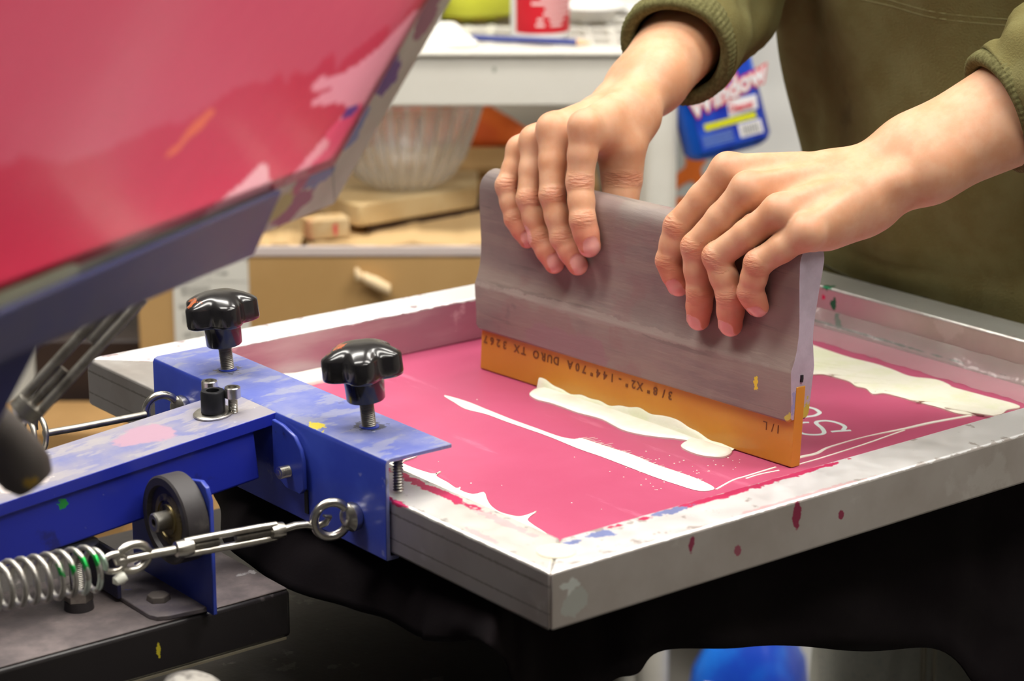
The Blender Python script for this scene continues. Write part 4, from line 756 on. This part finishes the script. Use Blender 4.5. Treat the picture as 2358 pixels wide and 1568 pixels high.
# ------------------------------------------------------------------ PERSON
def surface_nets(F, org, h):
    """isosurface of F=0 (negative inside) as smooth quads"""
    s = F < 0; nx, ny, nz = F.shape
    acc = np.zeros((nx-1, ny-1, nz-1, 3), np.float32); cnt = np.zeros((nx-1, ny-1, nz-1), np.float32)
    offs = [(i, j, k) for i in (0, 1) for j in (0, 1) for k in (0, 1)]
    sl = lambda o: (slice(o[0], o[0]+nx-1), slice(o[1], o[1]+ny-1), slice(o[2], o[2]+nz-1))
    for a_ in offs:
        for ax_ in range(3):
            if a_[ax_]: continue
            c = list(a_); c[ax_] = 1; c = tuple(c)
            Fa, Fb = F[sl(a_)], F[sl(c)]; m = (Fa < 0) != (Fb < 0)
            t = np.where(m, Fa/(np.where(m, Fa-Fb, 1)), 0)
            for q in range(3):
                acc[..., q] += np.where(m, (a_[q]+t) if q == ax_ else a_[q], 0)
            cnt += m
    act = cnt > 0; idx = -np.ones(act.shape, np.int64); idx[act] = np.arange(act.sum())
    g = np.argwhere(act); verts = (g+acc[act]/cnt[act][:, None])*h+np.array(org); faces = []
    for ax_ in range(3):
        u, v = (ax_+1) % 3, (ax_+2) % 3
        a_ = [slice(1, -1)]*3; a_[ax_] = slice(0, -1); b2 = [slice(1, -1)]*3; b2[ax_] = slice(1, None)
        ch = s[tuple(a_)] != s[tuple(b2)]; p = np.argwhere(ch); p[:, u] += 1; p[:, v] += 1
        ins = s[p[:, 0], p[:, 1], p[:, 2]]
        def at(du, dv):
            q = p.copy(); q[:, u] -= du; q[:, v] -= dv; return idx[q[:, 0], q[:, 1], q[:, 2]]
        f = np.stack([at(1, 1), at(0, 1), at(0, 0), at(1, 0)], 1); f[~ins] = f[~ins][:, ::-1]; faces.append(f)
    return verts, np.concatenate(faces)
class Field:
    def __init__(s, lo, hi, h):
        s.lo = V(*lo); s.h = h; n = [int((b-a_)/h)+1 for a_, b in zip(lo, hi)]
        s.X, s.Y, s.Z = np.meshgrid(*[np.float32(lo[i])+np.arange(n[i], dtype=np.float32)*np.float32(h) for i in range(3)], indexing='ij')
    def cap(s, a_, b, ra, rb):
        a_, b = V(*a_), V(*b); d = b-a_; L2 = max(d@d, 1e-12)
        t = np.clip(((s.X-a_[0])*d[0]+(s.Y-a_[1])*d[1]+(s.Z-a_[2])*d[2])/L2, 0, 1).astype(np.float32)
        return np.sqrt((s.X-a_[0]-t*d[0])**2+(s.Y-a_[1]-t*d[1])**2+(s.Z-a_[2]-t*d[2])**2)-(ra+(rb-ra)*t)
    def ell(s, c, r, bas=None):
        q = [s.X-c[0], s.Y-c[1], s.Z-c[2]]
        if bas is not None: q = [q[0]*e[0]+q[1]*e[1]+q[2]*e[2] for e in bas]
        k = np.sqrt((q[0]/r[0])**2+(q[1]/r[1])**2+(q[2]/r[2])**2); return (k-1)*min(r)
def smin(a_, b, k):
    h = np.maximum(k-np.abs(a_-b), 0)/k; return np.minimum(a_, b)-h*h*k*.25
def unit(v): return v/np.linalg.norm(v)
HANDS = dict(
 R=dict(fingers=dict(
   index=([[0.3170, 0.3510, 0.1800], [0.3095, 0.3475, 0.1385], [0.3026, 0.3354, 0.1112], [0.3045, 0.3296, 0.0921]], [.0122, .0106, .0100, .0090]),
   middle=([[0.316, 0.3890, 0.1728], [0.3020, 0.3722, 0.1248], [0.3022, 0.3600, 0.0930], [0.3049, 0.3440, 0.0741]], [.0118, .0100, .0092, .0082]),
   ring=([[0.316, 0.4110, 0.1602], [0.2990, 0.3984, 0.1180], [0.3010, 0.3861, 0.0883], [0.3034, 0.3711, 0.0701]], [.0110, .0092, .0088, .0080]),
   pinky=([[0.318, 0.4310, 0.1490], [0.3000, 0.4277, 0.1236], [0.2994, 0.4162, 0.0983], [0.3018, 0.4032, 0.0837]], [.0102, .0088, .0080, .0070])),
   wrist=[0.385, 0.3865, 0.1792], fore=[0.47, 0.4222, 0.2132], elbow=[0.58, 0.4718, 0.2592],
   thumb=([[0.362, 0.3600, 0.1570], [0.362, 0.3590, 0.1318], [0.354, 0.3515, 0.1080], [0.345, 0.3440, 0.0880]], [.0190, .0160, .0125, .0100]),
   hint=-FW+.18*RT, box=((.27, .29, .050), (.50, .46, .270))),
 L=dict(fingers=dict(
   index=([[0.333, 0.2076, 0.1672], [0.3111, 0.2367, 0.1236], [0.3085, 0.2427, 0.0966], [0.3119, 0.2354, 0.0786]], [.0120, .0102, .0096, .0084]),
   middle=([[0.326, 0.179, 0.1587], [0.3049, 0.2107, 0.1137], [0.3102, 0.2098, 0.0791], [0.3131, 0.2141, 0.0569]], [.0118, .0101, .0098, .0086]),
   ring=([[0.325, 0.1452, 0.1485], [0.3053, 0.1879, 0.1108], [0.3118, 0.1792, 0.0825], [0.3154, 0.1822, 0.0591]], [.0116, .0102, .0102, .0088]),
   pinky=([[0.331, 0.1240, 0.1365], [0.3112, 0.1515, 0.1118], [0.3120, 0.1594, 0.0891], [0.3180, 0.1567, 0.0774]], [.0108, .0098, .0090, .0076])),
   wrist=[0.40, 0.1376, 0.1594], fore=[0.47, 0.1008, 0.1916], elbow=[0.57, 0.0555, 0.2427],
   thumb=([[0.385, 0.1800, 0.1400], [0.385, 0.2120, 0.1250], [0.374, 0.2400, 0.1110], [0.362, 0.2600, 0.1020]], [.0170, .0130, .0115, .0095]),
   hint=-FW-.75*RT, box=((.28, .035, .035), (.50, .28, .250))))
def build_hand(Hd):
    lo, hi = Hd['box']; F = Field(lo, hi, .00105)
    W_, Fo, El = V(*Hd['wrist']), V(*Hd['fore']), V(*Hd['elbow'])
    mc = {k: V(*v[0][0]) for k, v in Hd['fingers'].items()}
    across = unit(mc['pinky']-mc['index']); along = unit(W_-(mc['middle']+mc['ring'])/2); dors = unit(np.cross(along, across)); dors = dors if dors[2] > 0 else -dors
    side = unit(mc['index']-mc['pinky'])
    palm = None
    base = {'index': W_+side*.016, 'middle': W_+side*.006, 'ring': W_-side*.005, 'pinky': W_-side*.015}
    for k in mc:
        a_ = base[k]*.78+mc[k]*.22+dors*.004
        c = F.cap(a_, mc[k], .0125, .0108); palm = c if palm is None else smin(palm, c, .012)
        c = F.cap(a_-dors*.014, mc[k]*.86+W_*.14-dors*.010, .0135, .0098); palm = smin(palm, c, .014)
    for k in ('index', 'middle', 'ring', 'pinky'):
        palm = smin(palm, F.cap(mc[k]+dors*.0012, mc[k]+dors*.0012, .0118, .0118), .004)
    T, tr = Hd['thumb']; T = [V(*t) for t in T]
    palm = smin(palm, F.cap(W_+side*.016-dors*.010, T[0], .0165, .0160), .016)                   # thenar
    palm = smin(palm, F.cap(W_-side*.015-dors*.012, mc['pinky']*.6+W_*.4-dors*.013, .0155, .0140), .014)   # hypothenar
    palm = smin(palm, F.cap(T[0], mc['index']*.75+W_*.25-dors*.006, .011, .009), .014)             # web
    # wrist and forearm: two bones side by side
    fd = unit(Fo-W_); s2 = unit(side-fd*(side@fd))
    for sg in (-1, 1):
        palm = smin(palm, F.cap(W_+s2*sg*.0125, W_+fd*.045+s2*sg*.0135, .0170, .0195), .020)
        palm = smin(palm, F.cap(W_+fd*.045+s2*sg*.0135, El+s2*sg*.012, .0195, .0340), .022)
    palm = smin(palm, F.cap(W_+fd*.055, El, .0200, .0420), .025)
    palm = smin(palm, F.cap(W_-s2*.021+dors*.012+fd*.012, W_-s2*.021+dors*.012+fd*.014, .0075, .0075), .014)   # ulna head
    # tendons on the back of the hand
    for k in ('index', 'middle', 'ring', 'pinky'):
        palm = smin(palm, F.cap(mc[k]*.9+base[k]*.1+dors*.0082, base[k]*.6+mc[k]*.4+dors*.0120, .0032, .0026), .007)
    tot = palm
    allf = []
    for k, (J, R) in list(Hd['fingers'].items())+[('thumb', (Hd['thumb'][0], tr))]:
        J = [V(*j) for j in J]; f = None
        for i in range(3):
            a_, b = J[i], J[i+1]; md = (a_+b)/2; rm = (R[i]+R[i+1])/2*(.98 if i < 2 else 1.02)
            for (p, q, r1_, r2_) in ((a_, md, R[i], rm), (md, b, rm, R[i+1])):
                c = F.cap(p, q, r1_, r2_); f = c if f is None else smin(f, c, .0035)
        allf.append((k, J, R, f))
    fin = None
    for k, J, R, f in allf: fin = f if fin is None else smin(fin, f, .0011)
    tot = smin(palm, fin, .0058)
    # keep neighbouring fingers apart past the webs: thin groove where two fingers are equally near
    names = ['index', 'middle', 'ring', 'pinky']; D = {k: f for k, J, R, f in allf}
    for p, q in zip(names[:-1], names[1:]):
        g = np.abs(D[p]-D[q]); both = np.maximum(D[p], D[q]); away = np.clip((palm-.002)/.008, 0, 1)
        tot = np.maximum(tot, np.where(both < .006, (.00085-g)*away-(1-away)*.01, -1))
    vs, fs = surface_nets(tot.astype(np.float32), lo, F.h)
    # vertex tones and nails
    red = np.zeros(len(vs)); nail = np.zeros(len(vs)); cre = np.zeros(len(vs)); disp = np.zeros((len(vs), 3))
    for k, J, R, f in allf:
        ax_ = unit(J[3]-J[2]); dn = Hd['hint']-ax_*(Hd['hint']@ax_); dn = unit(dn); sd_ = np.cross(ax_, dn)
        if k == 'thumb': dn = -dn
        d3 = np.linalg.norm(vs-J[3], axis=1); red = np.maximum(red, np.clip(1-(d3-.006)/.026, 0, 1))
        r_ = R[3]; rel = vs-(J[3]+ax_*r_*.22); lt, ls, ld = rel@ax_, rel@sd_, rel@dn
        hw, hl = r_*.74, r_*.98
        e = (np.abs(ls)/hw)**3+(np.abs(lt)/hl)**3; on = (ld > r_*.10) & (d3 < .022)
        nl = np.clip((1.08-e)/.16, 0, 1)*on; nail = np.maximum(nail, nl)
        rim = np.clip(1-np.abs(e-1.25)/.5, 0, 1)*on; disp += dn*(rim*.0005-nl*.0003)[:, None]
        for i, amp in ((1, 1.0), (2, .8)):
            t_ = unit(J[i+1]-J[i-1]); dd_ = Hd['hint']-t_*(Hd['hint']@t_); dd_ = unit(dd_)
            rl = vs-J[i]; al = rl@t_; dl = rl@dd_; near_ = np.linalg.norm(rl, axis=1) < R[i]*1.5
            msk = np.clip(1-(al/.0075)**2, 0, 1)*np.clip(dl/R[i], 0, 1)*near_; cre = np.maximum(cre, msk*amp)
            disp -= dd_*(msk*.00028*np.clip(np.cos(al*2*math.pi/.0030), 0, 1)**2)[:, None]
            red = np.maximum(red, msk*.45)
        mk = np.clip(1-np.linalg.norm(vs-J[0]-dors*.012, axis=1)/.013, 0, 1); red = np.maximum(red, mk*.5)
    return vs+disp, fs, red, nail, cre
allv, allq, tone = [], [], []; off = 0
for key in ('R', 'L'):
    vs, fs, r_, n_l, c_ = build_hand(HANDS[key])
    # drop the cap the grid box leaves nowhere: the forearm runs out of the box and is closed by the body below
    allv.append(vs); allq.append(fs+off); off += len(vs); tone.append(np.stack([r_, n_l, c_, np.ones(len(vs))], 1))
# rest of the body, coarser
SHR, SHL = V(.70, .475, .44), V(.70, .115, .44)
HIP = V(.83, .30, -.10)
Fb = Field((.40, -.10, FZ-.0+.03), (1.08, .74, .86), .012)
bd = None
def put(a_, b, ra, rb, k=.05):
    global bd
    c = Fb.cap(a_, b, ra, rb); bd = c if bd is None else smin(bd, c, k)
put(HIP, V(.78, .295, .20), .125, .115); put(V(.80, .25, .20), V(.775, .25, .36), .085, .08, .08); put(V(.80, .38, .20), V(.775, .38, .36), .085, .08, .08)
put(SHL+V(.02, .02, 0), SHR+V(.02, -.01, 0), .042, .042, .06); put(V(.72, .295, .42), V(.66, .295, .56), .060, .055, .05)
for s_, Hd in ((SHR, HANDS['R']), (SHL, HANDS['L'])):
    E_ = V(*Hd['elbow'])+unit(V(*Hd['elbow'])-V(*Hd['fore']))*.05
    put(s_, V(.66, E_[1]*.5+s_[1]*.5, .35), .042, .038, .03); put(V(.66, E_[1]*.5+s_[1]*.5, .35), E_, .038, .036, .03); put(E_, V(*Hd['fore'])*.5+V(*Hd['elbow'])*.5, .034, .030, .03)
for sg in (-1, 1):
    y = .295+sg*.095; put(V(.83, y, -.12), V(.80, y+sg*.02, -.52), .085, .060, .05); put(V(.80, y+sg*.02, -.52), V(.86, y+sg*.03, -.92), .055, .038, .04)
    put(V(.87, y+sg*.03, -.955), V(.70, y+sg*.05, -.965), .032, .028, .03)
hc = V(.60, .295, .66); put(hc, hc+V(.03, 0, .02), .085, .088, .04); put(hc+V(-.05, 0, -.055), hc+V(-.02, 0, -.03), .045, .055, .04)
put(hc+V(-.088, 0, -.035), hc+V(-.105, 0, -.045), .011, .013, .015)
for sg in (-1, 1): put(hc+V(.01, sg*.085, -.03), hc+V(.012, sg*.092, .0), .013, .016, .01); put(hc+V(-.075, sg*.03, .0), hc+V(-.078, sg*.045, .004), .012, .010, .02)
vs, fs = surface_nets(bd.astype(np.float32), Fb.lo, Fb.h); allv.append(vs); allq.append(fs+off); off += len(vs)
tone.append(np.tile([0, 0, 0, 1.], (len(vs), 1)))
allv = np.concatenate(allv); allq = np.concatenate(allq); tone = np.concatenate(tone).astype(np.float32)
me = bpy.data.meshes.new('person'); me.vertices.add(len(allv)); ORG = V(.80, .295, FZ); me.vertices.foreach_set('co', (allv-ORG).ravel())
me.loops.add(len(allq)*4); me.loops.foreach_set('vertex_index', allq.ravel().astype(np.int32)); me.polygons.add(len(allq))
me.polygons.foreach_set('loop_start', np.arange(len(allq), dtype=np.int32)*4); me.update(calc_edges=True); me.validate()
at_ = me.attributes.new('tone', 'FLOAT_COLOR', 'POINT'); at_.data.foreach_set('color', tone.ravel()); me.polygons.foreach_set('use_smooth', [True]*len(me.polygons))
person = bpy.data.objects.new('person', me); COL.objects.link(person); person.location = Vector(ORG)
sm_ = person.modifiers.new('smooth', 'SMOOTH'); sm_.factor = .5; sm_.iterations = 2
tag(person, 'person in an olive sweatshirt and grey jeans pressing the squeegee down with both hands', 'person')
m_skin = pm('skin', (.63, .36, .225), .46, 0, var=((.58, .29, .16), 45, .35, .7), bump=(700, .10, .0004), sss=.35, spec=.4)
nt = m_skin.node_tree; N = nt.nodes; L = nt.links; b = N['Principled BSDF']
at = N.new('ShaderNodeAttribute'); at.attribute_name = 'tone'; sep = N.new('ShaderNodeSeparateColor'); L.new(at.outputs['Color'], sep.inputs[0])
src = b.inputs['Base Color'].links[0].from_socket
def mx(fac, k, a_, col):
    q = N.new('ShaderNodeMath'); q.operation = 'MULTIPLY'; L.new(fac, q.inputs[0]); q.inputs[1].default_value = k
    x = N.new('ShaderNodeMix'); x.data_type = 'RGBA'; L.new(q.outputs[0], x.inputs[0]); L.new(a_, x.inputs[6]); x.inputs[7].default_value = (*col, 1); return x.outputs[2]
c = mx(sep.outputs[0], .75, src, (.56, .17, .11)); c = mx(sep.outputs[1], .9, c, (.70, .36, .32)); L.new(c, b.inputs['Base Color'])
rr_ = N.new('ShaderNodeMapRange'); rr_.inputs[3].default_value = .48; rr_.inputs[4].default_value = .22; L.new(sep.outputs[1], rr_.inputs[0]); L.new(rr_.outputs[0], b.inputs['Roughness'])
bp1 = b.inputs['Normal'].links[0].from_node
wn = N.new('ShaderNodeTexNoise'); wn.inputs['Scale'].default_value = 420; gg = N.new('ShaderNodeNewGeometry'); mpp = N.new('ShaderNodeMapping'); mpp.inputs['Scale'].default_value = (.35, .35, 1.6); L.new(gg.outputs['Position'], mpp.inputs[0]); L.new(mpp.outputs[0], wn.inputs['Vector'])
q = N.new('ShaderNodeMath'); q.operation = 'MULTIPLY'; L.new(wn.outputs[0], q.inputs[0]); L.new(sep.outputs[2], q.inputs[1])
bp2 = N.new('ShaderNodeBump'); bp2.inputs['Strength'].default_value = .9; bp2.inputs['Distance'].default_value = .0014; L.new(q.outputs[0], bp2.inputs['Height']); L.new(bp1.outputs[0], bp2.inputs['Normal']); L.new(bp2.outputs[0], b.inputs['Normal'])
me.materials.append(m_skin)
# ---- clothing
m_olive = pm('olive_fleece', (.135, .115, .042), .95, 0, var=((.160, .145, .06), 26, .35, .68), layers=[((.155, .145, .06), 420, .58, .55), ((.06, .052, .022), 6, .60, .45)], bump=(600, .6, .0016), spec=.12)
m_rib = pm('olive_rib', (.100, .092, .036), .95, 0, var=((.14, .13, .055), 300, .4, .6), bump=(420, .5, .0014), spec=.12)
def sleeve(path, rad, name, mat, folds=1.0, ribs=0, n=72, e=(1, 1)):
    """cloth tube with folds"""
    path = [V(*p) for p in path]; P_, Rr = [], []
    for i in range(len(path)-1):
        p0, p1, p2, p3 = path[max(i-1, 0)], path[i], path[i+1], path[min(i+2, len(path)-1)]
        for k in range(10):
            t = k/10; P_.append(.5*((2*p1)+(-p0+p2)*t+(2*p0-5*p1+4*p2-p3)*t*t+(-p0+3*p1-3*p2+p3)*t**3)); Rr.append(rad[i]*(1-t)+rad[i+1]*t)
    P_.append(path[-1]); Rr.append(rad[-1]); rings = []
    t0 = unit(P_[1]-P_[0]); x = unit(np.cross(V(0, 0, 1), t0))
    for i, p in enumerate(P_):
        t = unit(P_[min(i+1, len(P_)-1)]-P_[max(i-1, 0)]); x = unit(x-t*(x@t)); y = np.cross(t, x); r = []
        for j in range(n):
            a_ = 2*math.pi*j/n; f = folds*(.0032*math.sin(2*a_+i*.55)+.0022*math.sin(5*a_-i*.4+1)+.0015*math.sin(9*a_+i*.9))*min(1, i/6)
            if ribs: f += .0007*math.cos(ribs*a_)
            r.append(p+(x*math.cos(a_)+y*math.sin(a_))*(Rr[i]+f))
        rings.append(r)
    return rings
cloth = M()
# torso
rings = []
for i in range(64):
    z = -.050+i*(.57/63); t = i/63
    xc = .832-.10*t; hw = .228+.012*math.sin(t*3)-.02*t; hd = .148-.015*t
    if z > .40: k = (z-.40)/.12; hw *= max(.25, 1-.75*k**1.5); hd *= max(.45, 1-.5*k)
    r = []
    for j in range(220):
        a_ = 2*math.pi*j/220; ca, sa = math.cos(a_), math.sin(a_)
        x = np.sign(ca)*abs(ca)**.8*hd; y = np.sign(sa)*abs(sa)**.8*hw
        fo_ = .011*math.sin(y*26+1.3+z*3)*(.35+.65*min(1, t*2.5))+.005*math.sin(y*55-z*9)+.006*math.sin(y*17+z*24)
        fo_ += .010*math.exp(-((y-.085-.05*(z))/.030)**2)*(1 if ca < 0 else 0)
        fo_ += -.012*math.exp(-((y-.165+.14*(z-.1))/.022)**2)*(1 if ca < 0 else 0)*min(1, t*4)
        if i < 9: fo_ = fo_*i/9*.8+.0022*math.cos(j*1.9)*0
        if i in (8,): fo_ -= .0018
        r.append(V(xc+x-fo_*(1 if ca < 0 else -1), .318+y, z))
    rings.append(r)
cloth.loft(rings, caps=False)
Rw, Lw = HANDS['R'], HANDS['L']
cR, cL = V(.462, .410, .2165), V(.490, .093, .2075)
rings = sleeve([cR+unit(V(.58, .4718, .2592)-cR)*.012, V(.52, .440, .238), V(.60, .480, .285), V(.665, .500, .36), SHR+V(0, 0, .0)], [.048, .050, .056, .070, .085], 's', None)
cloth.loft(rings, caps=False)
rings = sleeve([cL+unit(V(.57, .0555, .2427)-cL)*.012, V(.53, .070, .2300), V(.60, .055, .275), V(.67, .075, .36), SHL], [.047, .054, .066, .076, .085], 's', None)
cloth.loft(rings, caps=False)
swt = cloth.build('sweatshirt', m_olive, person, angle=180, solid=.003)
def cuff(c, dr, r0):
    dr = unit(dr); x = unit(np.cross(V(0, 0, 1), dr)); y = np.cross(dr, x); pr = []
    m = M(); rings = []
    for (q, rr) in [(.020, r0-.0085), (.008, r0-.0095), (.001, r0-.0070), (-.001, r0-.002), (.0005, r0+.0010), (.006, r0+.0028), (.014, r0+.0030), (.022, r0+.0018), (.028, r0-.0005)]:
        rings.append([c+dr*q+(x*math.cos(a_)+y*math.sin(a_))*(rr+(.0004*math.cos(70*a_) if rr > r0-.001 else 0)+.0012*math.sin(3*a_+q*40)) for a_ in np.linspace(0, 2*math.pi, 280, endpoint=False)])
    return m.loft(rings, caps=False).build('cuff', m_rib, swt, angle=180)
cuff(cR, V(.58, .4718, .2592)-cR, .0465); cuff(cL, V(.57, .0555, .2427)-cL, .0450)
# seams on the shirt front
def front_x(y, z):
    t = (z+.050)/.57; xc = .832-.10*t; hd = .148-.015*t; hw = .228+.012*math.sin(t*3)-.02*t; yy = y-.318
    sa = min(1, (abs(yy)/hw))**(1/.8); ca = math.sqrt(max(0, 1-sa*sa)); x = -(ca**.8)*hd
    fo_ = .011*math.sin(yy*26+1.3+z*3)*(.35+.65*min(1, t*2.5))+.005*math.sin(yy*55-z*9)+.006*math.sin(yy*17+z*24)+.010*math.exp(-((yy-.085-.05*z)/.030)**2)-.012*math.exp(-((yy-.165+.14*(z-.1))/.022)**2)*min(1, t*4)
    return xc+x-fo_
m_stitch = pm('olive_stitch', (.17, .16, .065), .9)
mm = M()
for dz in (0, .0050): mm.tube([V(front_x(y, z)-.0008, y, z) for y, z in [(.50-.012*i, .262-.00045*i+dz-.010*math.sin(i*.06)) for i in range(38)]], .0011, 6)
for dy in (0, .0045): mm.tube([V(front_x(.400+dy, .255+.012*i)-.0008, .400+dy, .255+.012*i) for i in range(14)], .0011, 6)
mm.build('front_seam', m_stitch, swt)
mm = M()
for zz in (-.012, -.006): mm.tube([V(front_x(.50-.01*i, zz)+.0002, .50-.01*i, zz) for i in range(42)], .0007, 6)
mm.build('hem_seam', pm('olive_dark_stitch', (.05, .045, .018), .9), swt)
# jeans
m_jean = pm('grey_denim', (.42, .43, .38), .9, 0, var=((.52, .52, .46), 9, .35, .7), layers=[((.28, .30, .31), 300, .56, .5)], bump=(500, .4, .001), spec=.15)
jm = M()
for sg in (-1, 1):
    y0 = .320+sg*.095
    rings = sleeve([(.83, y0, .02), (.825, y0, -.15), (.81, y0+sg*.015, -.40), (.80, y0+sg*.02, -.60), (.85, y0+sg*.03, -.93)], [.128, .126, .100, .088, .080], 'j', None, 1.3, n=60); jm.loft(rings, caps=False)
jn = jm.build('jeans', m_jean, person, angle=180, solid=.002)
mm = M(); mm.tube([V(.718, .335, -.20), V(.716, .333, -.28), V(.715, .331, -.36), V(.716, .33, -.45)], .0028, 8); mm.tube([V(.718, .322, -.20), V(.716, .320, -.28), V(.715, .318, -.36), V(.716, .317, -.45)], .0020, 8)
mm.build('jeans_seam', pm('denim_thread', (.22, .20, .15), .9), jn)
# hair and shoes
hm = M(); rings = []
for i in range(14):
    ph = math.pi*.5*i/13*1.25; rings.append([hc+V(.02+.112*math.cos(a_)*math.cos(ph*.8), .102*math.sin(a_)*math.cos(ph*.8), -.02+.125*math.sin(ph*.8)) for a_ in np.linspace(0, 2*math.pi, 40, endpoint=False)])
hm.loft(rings).build('hair', pm('dark_hair', (.02, .014, .01), .6, bump=(200, .8, .004)), person)
for sg in (-1, 1):
    y = .295+sg*.125; M().lathe([(.001, -.02), (.045, 0), (.050, .08), (.044, .17), (.038, .23), (.001, .27)], (.93, y, FZ+.050), (-1, sg*.1, 0), 24).build('shoe', m_rubber, person)
